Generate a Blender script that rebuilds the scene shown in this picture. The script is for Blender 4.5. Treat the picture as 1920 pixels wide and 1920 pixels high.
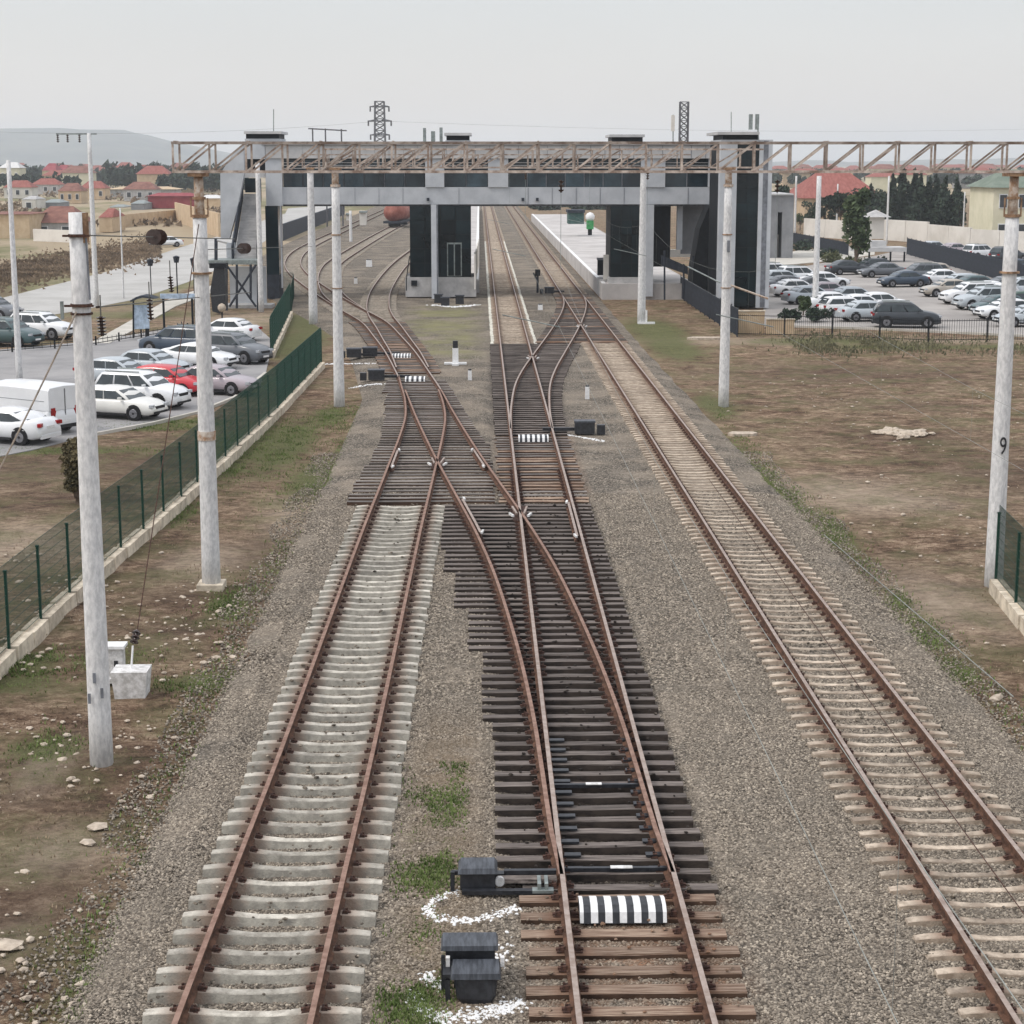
import bpy, bmesh, math, random
from mathutils import Vector, Matrix, noise
rnd = random.Random(7)
for o in list(bpy.data.objects): bpy.data.objects.remove(o)
SC = bpy.context.scene
COL = SC.collection
R = math.radians

# ------------------------------------------------------------------ camera
F, CH = 3400.0, 10.2                       # focal length in photo pixels, camera height
TH, PSI = math.atan(655 / 3400.0), R(1.01)   # pitch down, yaw to the right of the track axis
cam = bpy.data.cameras.new('camera'); co = bpy.data.objects.new('camera', cam); COL.objects.link(co)
co.location = (0, 0, CH); co.rotation_euler = (math.pi / 2 - TH, 0, -PSI)
cam.sensor_width = 36; cam.lens = 36 * F / 1920; cam.clip_start = 0.5; cam.clip_end = 30000
SC.camera = co

# ------------------------------------------------------------------ sky, sun, exposure
SUN_EL, SUN_AZ = 48, 250                   # high, from behind-left, veiled by the overcast
W = bpy.data.worlds.new('World'); SC.world = W; W.use_nodes = True
nt = W.node_tree; nt.nodes.clear()
def wn(t, **k):
    n = nt.nodes.new(t)
    for a, b in k.items(): setattr(n, a, b)
    return n
out = wn('ShaderNodeOutputWorld'); bg = wn('ShaderNodeBackground'); bg2 = wn('ShaderNodeBackground'); add = wn('ShaderNodeAddShader')
sky = wn('ShaderNodeTexSky', sky_type='NISHITA'); sky.sun_disc = False
sky.sun_elevation = R(SUN_EL); sky.sun_rotation = R(SUN_AZ); sky.air_density = 1.0; sky.dust_density = 3.0
bg.inputs[1].default_value = 0.05; nt.links.new(sky.outputs[0], bg.inputs[0])
tc = wn('ShaderNodeTexCoord'); sep = wn('ShaderNodeSeparateXYZ'); nt.links.new(tc.outputs['Generated'], sep.inputs[0])
ramp = wn('ShaderNodeValToRGB'); nt.links.new(sep.outputs[2], ramp.inputs[0])   # cloud layer: warm-white horizon, cool grey above
e = ramp.color_ramp.elements
e[0].position = 0.0; e[0].color = (0.70, 0.665, 0.645, 1)
e[1].position = 1.0; e[1].color = (1.32, 1.33, 1.37, 1)
for p, c in ((0.03, (0.675, 0.645, 0.63, 1)), (0.09, (0.585, 0.585, 0.585, 1)), (0.30, (0.78, 0.79, 0.81, 1))):
    x = ramp.color_ramp.elements.new(p); x.color = c
mapn = wn('ShaderNodeMapping'); mapn.inputs['Scale'].default_value = (1, 1, 4); nt.links.new(tc.outputs['Generated'], mapn.inputs[0])
nz = wn('ShaderNodeTexNoise'); nz.inputs['Scale'].default_value = 1.6; nz.inputs['Detail'].default_value = 3; nt.links.new(mapn.outputs[0], nz.inputs[0])
mr = wn('ShaderNodeMapRange'); mr.inputs[1].default_value = 0.3; mr.inputs[2].default_value = 0.7; mr.inputs[3].default_value = 0.93; mr.inputs[4].default_value = 1.05
nt.links.new(nz.outputs[0], mr.inputs[0])
nt.links.new(ramp.outputs[0], bg2.inputs[0]); nt.links.new(mr.outputs[0], bg2.inputs[1])
nt.links.new(bg.outputs[0], add.inputs[0]); nt.links.new(bg2.outputs[0], add.inputs[1]); nt.links.new(add.outputs[0], out.inputs[0])
sl = bpy.data.lights.new('sun', 'SUN'); sl.energy = 1.35; sl.angle = R(12); sl.color = (1, 0.96, 0.9)
so = bpy.data.objects.new('sun', sl); COL.objects.link(so)
d = Vector((math.sin(R(SUN_AZ)) * math.cos(R(SUN_EL)), math.cos(R(SUN_AZ)) * math.cos(R(SUN_EL)), math.sin(R(SUN_EL))))
so.rotation_euler = d.to_track_quat('Z', 'Y').to_euler(); so.location = (-30, -10, 60)
SC.view_settings.view_transform = 'Standard'; SC.view_settings.look = 'None'
SC.view_settings.exposure = 0.0; SC.view_settings.gamma = 1; SC.view_settings.use_curve_mapping = False
SC.render.engine = 'CYCLES'
SC.cycles.volume_bounces = 2; SC.cycles.max_bounces = 6; SC.cycles.transparent_max_bounces = 8
SC.cycles.volume_step_rate = 10

# ------------------------------------------------------------------ surveying helpers
CT, ST, CP, SP = math.cos(TH), math.sin(TH), math.cos(PSI), math.sin(PSI)
def G(u, v, z=0.0):                        # where a sight line meets the level z
    dx, dy = (u - 960) / F, -(v - 960) / F
    t = (z - CH) / (-ST + dy * CT); x, y = dx * t, (CT + dy * ST) * t
    return x * CP + y * SP, -x * SP + y * CP
def A(u, v, Y):                            # where a sight line meets the upright plane at distance Y
    dx, dy = (u - 960) / F, -(v - 960) / F
    fx, fy, fz = dx, CT + dy * ST, -ST + dy * CT
    wx, wy = fx * CP + fy * SP, -fx * SP + fy * CP
    t = Y / wy
    return wx * t, CH + fz * t
GZ = -0.12                                  # level of the bare ground, rail sleepers stand a little proud of z = 0

# ------------------------------------------------------------------ materials
MATS = {}
def mat(name, col, rough=0.8, metal=0.0, var=0.12, scale=3.0, bump=0.0, bscale=None, col2=None, obj_rand=0.0, spec=0.3, stretch=None, coat=0.0, detail=6, alpha=None, stain=0):
    if name in MATS: return MATS[name]
    m = bpy.data.materials.new(name); m.use_nodes = True; n = m.node_tree.nodes; l = m.node_tree.links
    b = n['Principled BSDF']; b.inputs['Roughness'].default_value = rough; b.inputs['Metallic'].default_value = metal
    b.inputs['Specular IOR Level'].default_value = spec
    if coat: b.inputs['Coat Weight'].default_value = coat; b.inputs['Coat Roughness'].default_value = 0.08
    t = n.new('ShaderNodeTexCoord'); src = t.outputs['Object']
    if stretch:
        mp = n.new('ShaderNodeMapping'); mp.inputs['Scale'].default_value = stretch; l.new(src, mp.inputs[0]); src = mp.outputs[0]
    if obj_rand:
        oi = n.new('ShaderNodeObjectInfo'); va = n.new('ShaderNodeVectorMath'); va.operation = 'ADD'
        mu = n.new('ShaderNodeVectorMath'); mu.operation = 'SCALE'; mu.inputs['Scale'].default_value = 37.0
        cb = n.new('ShaderNodeCombineXYZ')
        for i in range(3): l.new(oi.outputs['Random'], cb.inputs[i])
        l.new(cb.outputs[0], mu.inputs[0]); l.new(src, va.inputs[0]); l.new(mu.outputs[0], va.inputs[1]); src = va.outputs[0]
    nz = n.new('ShaderNodeTexNoise'); nz.inputs['Scale'].default_value = scale; nz.inputs['Detail'].default_value = detail; nz.inputs['Roughness'].default_value = 0.65
    l.new(src, nz.inputs['Vector'])
    r = n.new('ShaderNodeValToRGB'); l.new(nz.outputs[0], r.inputs[0])
    c2 = col2 or tuple(min(1, c * (1 + var * 2)) for c in col); c1 = col if col2 else tuple(c * (1 - var * 2) for c in col)
    r.color_ramp.elements[0].position = 0.39; r.color_ramp.elements[1].position = 0.61
    r.color_ramp.elements[0].color = (*c1, 1); r.color_ramp.elements[1].color = (*c2, 1)
    colout = r.outputs[0]
    if obj_rand:
        hs = n.new('ShaderNodeHueSaturation'); mr = n.new('ShaderNodeMapRange'); mr.inputs[3].default_value = 1 - obj_rand; mr.inputs[4].default_value = 1 + obj_rand
        l.new(oi.outputs['Random'], mr.inputs[0]); l.new(mr.outputs[0], hs.inputs['Value']); l.new(colout, hs.inputs['Color']); colout = hs.outputs[0]
    if stain:                              # rust washed down beside the rails
        sx = n.new('ShaderNodeSeparateXYZ'); l.new(t.outputs['Object'], sx.inputs[0])
        def mt(op, a, b_=None, cl=False):
            q = n.new('ShaderNodeMath'); q.operation = op; q.use_clamp = cl
            for i_, z_ in enumerate((a, b_)):
                if z_ is None: continue
                if isinstance(z_, (int, float)): q.inputs[i_].default_value = z_
                else: l.new(z_, q.inputs[i_])
            return q.outputs[0]
        dd = mt('ABSOLUTE', mt('SUBTRACT', mt('ABSOLUTE', mt('MULTIPLY', sx.outputs[0], stain)), .795))
        k = mt('MULTIPLY', mt('SUBTRACT', mt('ADD', .12, mt('MULTIPLY', nz.outputs[0], .42)), dd), 5.0, True)
        mx = n.new('ShaderNodeMix'); mx.data_type = 'RGBA'; l.new(mt('MULTIPLY', k, .6), mx.inputs[0]); l.new(colout, mx.inputs[6]); mx.inputs[7].default_value = (.16, .075, .042, 1); colout = mx.outputs[2]
    l.new(colout, b.inputs['Base Color'])
    if bump:
        n2 = n.new('ShaderNodeTexNoise'); n2.inputs['Scale'].default_value = bscale or scale * 4; n2.inputs['Detail'].default_value = 5; l.new(src, n2.inputs['Vector'])
        bp = n.new('ShaderNodeBump'); bp.inputs['Strength'].default_value = bump; bp.inputs['Distance'].default_value = 0.02
        l.new(n2.outputs[0], bp.inputs['Height']); l.new(bp.outputs[0], b.inputs['Normal'])
    MATS[name] = m; return m

M_conc = mat('pole_whitewash', (0.53, 0.53, 0.53), 0.9, scale=4.5, col2=(0.74, 0.735, 0.725), bump=0.6, bscale=30, stretch=(3, 3, 1.2), obj_rand=0.04, detail=10)
M_sleepA = mat('sleeper_concrete_grey', (0.30, 0.275, 0.235), 0.95, scale=4, col2=(0.56, 0.525, 0.455), bump=0.8, bscale=40, obj_rand=0.22, stain=.97, detail=10)
M_sleepB = mat('sleeper_concrete_tan', (0.28, 0.225, 0.175), 0.95, scale=4, col2=(0.55, 0.46, 0.365), bump=0.8, bscale=40, obj_rand=0.22, stain=.97, detail=10)
M_sleepW = mat('sleeper_end_whitewash', (0.6, 0.58, 0.5), 0.9, scale=5, col2=(0.72, 0.70, 0.62), obj_rand=0.1)
M_sleepAs = mat('sleeper_flank_shaded', (0.23, 0.215, 0.185), 0.95, scale=6, col2=(0.36, 0.34, 0.29), bump=0.6, bscale=40, obj_rand=0.14, stain=.97)  # darker copy of the grey concrete, flank shade put into the colour
M_sleepBs = mat('sleeper_flank_tan', (0.20, 0.155, 0.115), 0.95, scale=6, col2=(0.32, 0.26, 0.20), bump=0.6, bscale=40, obj_rand=0.14)  # tan flanks likewise carry painted shade
M_sleepF = mat('sleeper_far', (0.24, 0.215, 0.18), 0.95, scale=3, col2=(0.38, 0.345, 0.29), obj_rand=0.12)
M_creo = mat('timber_side_creosote_shade', (0.012, 0.010, 0.009), 0.95, scale=6, col2=(0.060, 0.046, 0.038))  # creosote tone, deepened so the sides carry shade between the timbers
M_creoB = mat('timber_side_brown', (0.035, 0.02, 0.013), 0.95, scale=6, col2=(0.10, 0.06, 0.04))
M_timber = mat('timber_dark', (0.06, 0.049, 0.044), 0.9, scale=4, col2=(0.235, 0.20, 0.178), bump=0.8, bscale=18, obj_rand=0.3, stretch=(1, 9, 6), detail=9)
M_timberG = mat('timber_grey', (0.10, 0.088, 0.08), 0.95, scale=4, col2=(0.29, 0.262, 0.24), bump=0.8, bscale=18, obj_rand=0.35, stretch=(1, 9, 6), detail=9)
M_timberB = mat('timber_brown', (0.16, 0.098, 0.068), 0.95, scale=4, stain=2.75, col2=(0.40, 0.30, 0.225), bump=0.8, bscale=18, obj_rand=0.25, stretch=(1, 9, 6), detail=9)
M_rust = mat('rail_rust', (0.060, 0.032, 0.021), 0.95, scale=5, col2=(0.145, 0.075, 0.048), bump=0.3, bscale=60, detail=8)
M_head = mat('rail_head_worn', (0.26, 0.195, 0.16), 0.5, metal=0.15, scale=6, col2=(0.37, 0.30, 0.26))
M_headR = mat('rail_head_rusty', (0.18, 0.105, 0.078), 0.85, scale=6, col2=(0.28, 0.18, 0.14))
M_clip = mat('fastening_rust', (0.035, 0.02, 0.016), 0.9, scale=20, col2=(0.10, 0.05, 0.036))
M_steel = mat('truss_steel_peeling', (0.20, 0.145, 0.115), 0.8, scale=3.5, col2=(0.50, 0.43, 0.375), obj_rand=0.25, bump=0.2, detail=9)
M_rustfit = mat('fitting_rust', (0.17, 0.10, 0.06), 0.85, scale=6, col2=(0.40, 0.26, 0.16))
M_caprust = mat('cap_rust_stained', (0.34, 0.21, 0.13), 0.85, scale=7, col2=(0.60, 0.54, 0.47), detail=10)
M_black = mat('black_paint', (0.010, 0.011, 0.014), 0.45, scale=8, col2=(0.028, 0.03, 0.036), spec=0.5)
M_blackworn = mat('black_paint_worn', (0.03, 0.034, 0.042), 0.55, scale=3, col2=(0.075, 0.083, 0.098), stretch=(7, 1, 1), spec=0.5)
M_white = mat('white_paint', (0.66, 0.66, 0.655), 0.7, scale=9, col2=(0.80, 0.80, 0.795))
M_whited = mat('white_dirty', (0.45, 0.44, 0.42), 0.8, scale=7, col2=(0.74, 0.73, 0.72), bump=0.3)
M_green = mat('fence_green', (0.005, 0.032, 0.022), 0.5, scale=3, col2=(0.008, 0.05, 0.034), spec=0.3)
M_block = mat('limestone_block', (0.42, 0.36, 0.28), 0.95, scale=3, col2=(0.66, 0.58, 0.46), bump=0.8, bscale=14, obj_rand=0.12, detail=9)
M_clad = mat('cladding_grey', (0.41, 0.43, 0.455), 0.6, scale=0.6, col2=(0.50, 0.52, 0.545), obj_rand=0.04, spec=0.4)
M_cladd = mat('cladding_seam', (0.16, 0.17, 0.19), 0.7)
M_fascia = mat('roof_fascia', (0.42, 0.42, 0.42), 0.6, scale=1, col2=(0.52, 0.515, 0.51), obj_rand=0.06)
M_glass = mat('dark_glass', (0.004, 0.009, 0.012), 0.10, scale=0.4, col2=(0.009, 0.020, 0.025), spec=0.28, obj_rand=0.3)
M_wglass = mat('window_glass', (0.008, 0.018, 0.026), 0.08, scale=0.3, col2=(0.03, 0.055, 0.07), spec=0.45, obj_rand=0.5)
M_frame = mat('dark_frame', (0.010, 0.012, 0.015), 0.6, spec=0.2)
M_concp = mat('plinth_concrete', (0.34, 0.335, 0.33), 0.9, scale=1.2, col2=(0.47, 0.46, 0.45), bump=0.3)
M_plat = mat('platform_paving', (0.38, 0.355, 0.34), 0.9, scale=0.35, col2=(0.50, 0.475, 0.455), detail=9)
M_asph = mat('asphalt_lot', (0.225, 0.22, 0.22), 0.92, scale=0.25, col2=(0.31, 0.30, 0.295), bump=0.3, bscale=40, detail=10)
M_asphR = mat('asphalt_lot_pale', (0.27, 0.25, 0.235), 0.92, scale=0.2, col2=(0.38, 0.355, 0.33), bump=0.3, bscale=40, detail=10)
M_road = mat('road_pale', (0.36, 0.35, 0.33), 0.92, scale=0.2, col2=(0.44, 0.43, 0.41), detail=9)
M_pave = mat('pavement_pale', (0.43, 0.41, 0.36), 0.92, scale=0.6, col2=(0.54, 0.51, 0.46))
M_tan = mat('tan_wall', (0.46, 0.34, 0.22), 0.9, scale=0.8, col2=(0.55, 0.43, 0.29), obj_rand=0.05)
M_cream = mat('cream_render', (0.58, 0.55, 0.40), 0.9, scale=0.5, col2=(0.66, 0.62, 0.47))
M_wallw = mat('white_wall', (0.56, 0.53, 0.48), 0.9, scale=0.3, col2=(0.68, 0.65, 0.6))
M_roofred = mat('roof_red', (0.22, 0.07, 0.055), 0.9, scale=0.6, col2=(0.30, 0.11, 0.09), stretch=(4, 1, 1))
M_roofbr = mat('roof_brown', (0.16, 0.07, 0.055), 0.85, scale=0.6, col2=(0.25, 0.12, 0.09))
M_roofgreen = mat('roof_green', (0.13, 0.165, 0.13), 0.85, scale=0.6, col2=(0.175, 0.21, 0.17))
M_crim = mat('crimson_paint', (0.22, 0.035, 0.045), 0.85, scale=0.5, col2=(0.30, 0.07, 0.075))
M_greyb = mat('grey_building', (0.20, 0.205, 0.215), 0.85, scale=0.5, col2=(0.27, 0.275, 0.285))
M_winf = mat('window_dark', (0.05, 0.055, 0.06), 0.3, scale=1)
M_grass = mat('grass_blades', (0.085, 0.125, 0.035), 0.9, scale=1.2, col2=(0.19, 0.24, 0.085), spec=.15)
M_bark = mat('bark', (0.07, 0.05, 0.035), 0.95, scale=6, col2=(0.15, 0.11, 0.08))
M_bushbr = mat('dry_brush', (0.11, 0.08, 0.055), 0.95, scale=.25, col2=(0.28, 0.21, 0.145))
M_tyre = mat('tyre', (0.012, 0.012, 0.013), 0.85)
M_rim = mat('wheel_rim', (0.22, 0.22, 0.235), 0.35, metal=0.5, scale=10)
M_cglass = mat('car_glass', (0.018, 0.026, 0.03), 0.08, scale=0.8, col2=(0.04, 0.055, 0.06), spec=0.6)
M_lampred = mat('tail_lamp', (0.30, 0.012, 0.015), 0.25)
M_lampw = mat('head_lamp', (0.45, 0.47, 0.5), 0.15, spec=0.7)
M_trim = mat('black_trim', (0.018, 0.018, 0.02), 0.6)
M_ins = mat('insulator_brown', (0.03, 0.016, 0.012), 0.25, scale=10, col2=(0.06, 0.035, 0.03), spec=0.6)
M_wire = mat('wire_weathered', (0.12, 0.12, 0.11), 0.6, metal=0.3)
M_wiregreen = mat('wire_patina', (0.24, 0.25, 0.23), 0.8)
M_rope = mat('guy_rope_pale', (0.42, 0.36, 0.30), 0.8)
M_zinc = mat('zinc_grey', (0.25, 0.28, 0.27), 0.5, metal=0.4, scale=4)
M_tank = mat('tank_wagon_red', (0.24, 0.075, 0.055), 0.8, scale=0.8, col2=(0.36, 0.15, 0.115))
M_pylon = mat('pylon_steel', (0.10, 0.10, 0.11), 0.6)
M_blue = mat('sky_blue_panel', (0.36, 0.44, 0.53), 0.6)
M_stone = mat('pale_stone', (0.34, 0.28, 0.22), 0.95, scale=6, col2=(0.54, 0.46, 0.37), bump=0.5)
M_green2 = mat('bright_green_paint', (0.05, 0.26, 0.09), 0.7)
M_hazblue = mat('slate_dark', (0.03, 0.036, 0.048), 0.8)

def leaf_mat(name, a, b):
    return mat(name, a, 0.85, scale=0.9, col2=b, obj_rand=0.12, detail=8, spec=0.2)
M_leafdk = leaf_mat('foliage_conifer', (0.018, 0.030, 0.022), (0.05, 0.072, 0.048))
M_leafg = leaf_mat('foliage_green', (0.035, 0.055, 0.028), (0.09, 0.12, 0.055))
M_leafol = leaf_mat('foliage_olive', (0.05, 0.06, 0.03), (0.12, 0.125, 0.065))
def paint(n, c): return mat('car_paint_' + n, c, 0.38, scale=0.7, var=0.03, spec=0.45, coat=0.4)
P = {k: paint(k, c) for k, c in dict(white=(0.72, 0.73, 0.74), silver=(0.42, 0.46, 0.49), grey=(0.11, 0.12, 0.135), dark=(0.022, 0.028, 0.036), navy=(0.035, 0.055, 0.085),
     teal=(0.045, 0.085, 0.09), red=(0.52, 0.022, 0.035), mauve=(0.36, 0.31, 0.335), beige=(0.40, 0.36, 0.31), green=(0.03, 0.07, 0.05), ivory=(0.70, 0.69, 0.65)).items()}

# ------------------------------------------------------------------ mesh building
class MB:
    def __init__(s): s.v = []; s.f = []; s.m = []
    def add(s, vs, fs, mi=0):
        k = len(s.v); s.v += [tuple(p) for p in vs]; s.f += [tuple(k + i for i in f) for f in fs]; s.m += [mi] * len(fs); return s
    def box(s, c, d, rz=0, mi=0, taper=1.0, rx=0, ry=0):
        x, y, z = d[0] / 2, d[1] / 2, d[2] / 2; M = Matrix.Rotation(rz, 3, 'Z') @ Matrix.Rotation(ry, 3, 'Y') @ Matrix.Rotation(rx, 3, 'X'); C = Vector(c)
        P_ = [(-x, -y, -z), (x, -y, -z), (x, y, -z), (-x, y, -z)] + [(a * x * taper, b * y * taper, z) for a, b in ((-1, -1), (1, -1), (1, 1), (-1, 1))]
        return s.add([C + M @ Vector(p) for p in P_], [(0, 3, 2, 1), (4, 5, 6, 7), (0, 1, 5, 4), (1, 2, 6, 5), (2, 3, 7, 6), (3, 0, 4, 7)], mi)
    def tube(s, a, b, r, r2=None, n=8, mi=0, rot=0):
        a, b = Vector(a), Vector(b); r2 = r if r2 is None else r2; d = (b - a)
        if d.length < 1e-6: return s
        d.normalize(); u = d.orthogonal().normalized() if abs(d.z) < 0.999 else Vector((1, 0, 0)); w = d.cross(u)
        vs = []
        for (p, q) in ((a, r), (b, r2)):
            for i in range(n):
                t = 2 * math.pi * (i + rot) / n; vs.append(p + (u * math.cos(t) + w * math.sin(t)) * q)
        return s.add(vs, [(i, (i + 1) % n, n + (i + 1) % n, n + i) for i in range(n)] + [tuple(range(n))[::-1], tuple(range(n, 2 * n))], mi)
    def loft(s, rings, mi=0, caps=True, closed=True):
        n = len(rings[0]); vs = [p for r in rings for p in r]; fs = []
        for j in range(len(rings) - 1):
            for i in range(n if closed else n - 1):
                i2 = (i + 1) % n; fs.append((j * n + i, j * n + i2, (j + 1) * n + i2, (j + 1) * n + i))
        if caps: fs += [tuple(range(n))[::-1], tuple(range((len(rings) - 1) * n, len(rings) * n))]
        return s.add(vs, fs, mi)
    def prism(s, pts, y0, y1, mi=0):          # polygon in XZ pushed through Y
        n = len(pts); return s.add([(x, y0, z) for x, z in pts] + [(x, y1, z) for x, z in pts],
            [tuple(range(n)), tuple(range(2 * n - 1, n - 1, -1))] + [(i, n + i, n + (i + 1) % n, (i + 1) % n) for i in range(n)], mi)
    def slab(s, pts, z0, z1, mi=0):           # polygon in XY pushed through Z
        n = len(pts); return s.add([(x, y, z0) for x, y in pts] + [(x, y, z1) for x, y in pts],
            [tuple(range(n))[::-1], tuple(range(n, 2 * n))] + [(i, (i + 1) % n, n + (i + 1) % n, n + i) for i in range(n)], mi)
    def rock(s, c, r, squash=0.6, mi=0, rr=rnd):
        t = (1 + 5 ** 0.5) / 2
        vs = [(-1, t, 0), (1, t, 0), (-1, -t, 0), (1, -t, 0), (0, -1, t), (0, 1, t), (0, -1, -t), (0, 1, -t), (t, 0, -1), (t, 0, 1), (-t, 0, -1), (-t, 0, 1)]
        fs = [(0, 11, 5), (0, 5, 1), (0, 1, 7), (0, 7, 10), (0, 10, 11), (1, 5, 9), (5, 11, 4), (11, 10, 2), (10, 7, 6), (7, 1, 8), (3, 9, 4), (3, 4, 2), (3, 2, 6), (3, 6, 8), (3, 8, 9), (4, 9, 5), (2, 4, 11), (6, 2, 10), (8, 6, 7), (9, 8, 1)]
        a = rr.uniform(0, 6.28); sx, sy = rr.uniform(0.8, 1.4), rr.uniform(0.7, 1.1); o = []
        for v in vs:
            k = rr.uniform(0.75, 1.15) * r / 1.9; x, y, z = v[0] * k * sx, v[1] * k * sy, v[2] * k * squash
            o.append((c[0] + x * math.cos(a) - y * math.sin(a), c[1] + x * math.sin(a) + y * math.cos(a), c[2] + z))
        return s.add(o, fs, mi)
    def mesh(s, name, mats, smooth=False):
        me = bpy.data.meshes.new(name); me.from_pydata(s.v, [], s.f)
        for m in (mats if isinstance(mats, (list, tuple)) else [mats]): me.materials.append(m)
        if any(s.m): me.polygons.foreach_set('material_index', s.m)
        if smooth: me.polygons.foreach_set('use_smooth', [True] * len(s.f))
        me.update(); return me
    def build(s, name, mats, parent=None, smooth=False, world=False, loc=None, rz=0):
        if world and parent is not None:      # given in world coordinates, stored relative to the thing
            L = parent.matrix_basis.translation.copy(); q = parent.parent
            while q is not None: L += q.matrix_basis.translation; q = q.parent
            s.v = [(x - L.x, y - L.y, z - L.z) for x, y, z in s.v]
        return link(name, s.mesh(name, mats, smooth), parent, loc, rz)
def link(name, me, parent=None, loc=None, rz=0):
    o = bpy.data.objects.new(name, me); COL.objects.link(o)
    if parent is not None: o.parent = parent
    if loc is not None: o.location = loc
    if rz: o.rotation_euler = (0, 0, rz)
    return o
def tag(o, label=None, cat=None, group=None, kind=None):
    for k, v in (('label', label), ('category', cat), ('group', group), ('kind', kind)):
        if v: o[k] = v
    return o
def thing(name, label, cat, loc=(0, 0, 0), rz=0, group=None):
    o = bpy.data.objects.new(name, None); COL.objects.link(o); o.empty_display_size = 0.3
    o.location = loc; o.rotation_euler = (0, 0, rz); return tag(o, label, cat, group)
def struct(name, mb, m, smooth=False): return tag(mb.build(name, m, None, smooth), kind='structure')
def copy_tree(o, parent=None):
    c = o.copy(); COL.objects.link(c); c.parent = parent
    for ch in KIDS.get(o.name, list(o.children)): copy_tree(ch, c)
    return c
KIDS = {}
def pillow(mb_boxes): pass
# ================================================================== GROUND
def blob(x, y, cx, cy, rx, ry, a=0):
    dx, dy = x - cx, y - cy
    if a: dx, dy = dx * math.cos(a) + dy * math.sin(a), -dx * math.sin(a) + dy * math.cos(a)
    return math.exp(-((dx / rx) ** 2 + (dy / ry) ** 2))
def gp(u, v): return G(u, v, GZ)
greens = []
for u, v, ru, rv in ((370, 1280, 1.3, .8), (190, 1850, .6, 1.6), (20, 1275, 1.0, 1.2), (60, 1240, .8, 1), (210, 1235, .9, 1.2), (1230, 620, 2.5, 12), (470, 830, 2.0, 7), (540, 830, 1.2, 9), (600, 900, 1.4, 5), (650, 860, .7, 8),
                     (620, 780, .8, 4), (430, 880, .7, 3), (340, 965, .5, 2.5), (1340, 760, 1.0, 5), (1380, 860, .7, 6), (1440, 900, .5, 5), (1730, 1190, .65, 2.0), (1800, 1260, .5, 1.5), (1690, 1130, .4, 1.5),
                     (560, 640, 2, 14), (590, 600, 3, 14), (1540, 640, 6, 2.5), (1700, 650, 6, 2), (60, 845, 5, 1.2), (270, 800, 3.5, 1.2), (340, 790, 2, 1.2), (1560, 1000, .7, 4), (1490, 950, .5, 5), (90, 1400, .8, 1.2),
                     (1260, 650, 2, 10), (1900, 650, 4, 2), (480, 720, 1.5, 5), (240, 590, 6, 4), (620, 1000, .5, 4), (430, 1130, .6, 2)):
    x, y = gp(u, v); greens.append((x, y, ru, rv))
darks = []
for u, v, ru, rv in ((400, 1120, 1.8, 2.0), (150, 930, 3, 3), (110, 1450, 1.5, 2), (60, 1700, 1.2, 2.5), (1600, 700, 8, 5), (1720, 760, 3, 1.5), (1700, 820, 3, 3), (60, 880, 5, 4), (500, 1040, 1.5, 3), (300, 860, 5, 4), (330, 1180, 1.3, 2), (1600, 1080, 1.5, 2.5), (1850, 880, 3, 5)):
    x, y = gp(u, v); darks.append((x, y, ru, rv))
tans = []
for u, v, ru, rv in ((90, 1430, .35, 1.4), (1580, 920, 2.4, 3), (1750, 1130, 1.5, 3), (1640, 940, 3, 2), (1800, 640, 6, 1.5), (20, 1020, 2.5, 3), (380, 1050, 1, 2), (100, 1590, .8, 1), (1880, 1150, 1.2, 3), (560, 960, 1, 4), (10, 1770, .3, .7), (1450, 640, 7, 2), (470, 600, 4, 6)):
    x, y = gp(u, v); tans.append((x, y, ru, rv))
def grid_ground(xs, ys, hole=None):
    vs, fs, at = [], [], []
    for y in ys:
        for x in xs:
            z = GZ; g = max([min(1, blob(x, y, *b) * 1.15) for b in greens] + [0]) if y < 140 else 0
            dk = max([blob(x, y, *b) for b in darks] + [0]) if y < 140 else 0; tn = max([blob(x, y, *b) for b in tans] + [0]) if y < 140 else 0
            soil = (-14 < x < -5.6 and y < 75) or (10.4 < x < 40 and y < 105) or (x < -14 and y < 50)
            if soil:
                z += 0.07 * noise.noise((x * 0.6, y * 0.5, 3)) + 0.035 * noise.noise((x * 2.1, y * 2.0, 9)) - 0.02
            far = min(1, max(0, (y - 150) / 100.0)) if (x < -24 or y > 400) else 0
            if x < -24: far = max(far, min(1, max(0, (y - 118 - max(0, (-x - 30)) * 0) / 30.0)))
            vs.append((x, y, z)); at.append((g, dk, tn, far))
    nx = len(xs)
    for j in range(len(ys) - 1):
        for i in range(nx - 1): fs.append((j * nx + i, j * nx + i + 1, (j + 1) * nx + i + 1, (j + 1) * nx + i))
    return vs, fs, at
def rng(a, b, s):
    o = []; x = a
    while x < b - 1e-6: o.append(x); x += s
    return o
xs = [-5900, -4000, -1500, -600, -300, -160, -100, -70, -50, -40] + rng(-32, -14, 0.8) + rng(-14, 14, 0.35) + rng(14, 36, 0.8) + [40, 50, 70, 100, 160, 300, 600, 1500, 4000, 5900]
ys = [-60, 0, 8, 14] + rng(17, 70, 0.45) + rng(70, 140, 1.2) + [145, 150, 160, 180, 220, 260, 300, 400, 600, 900, 1500, 2500, 4000, 6000, 8950]
vs, fs, at = grid_ground(xs, ys)
mb = MB(); mb.add(vs, fs)

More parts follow.
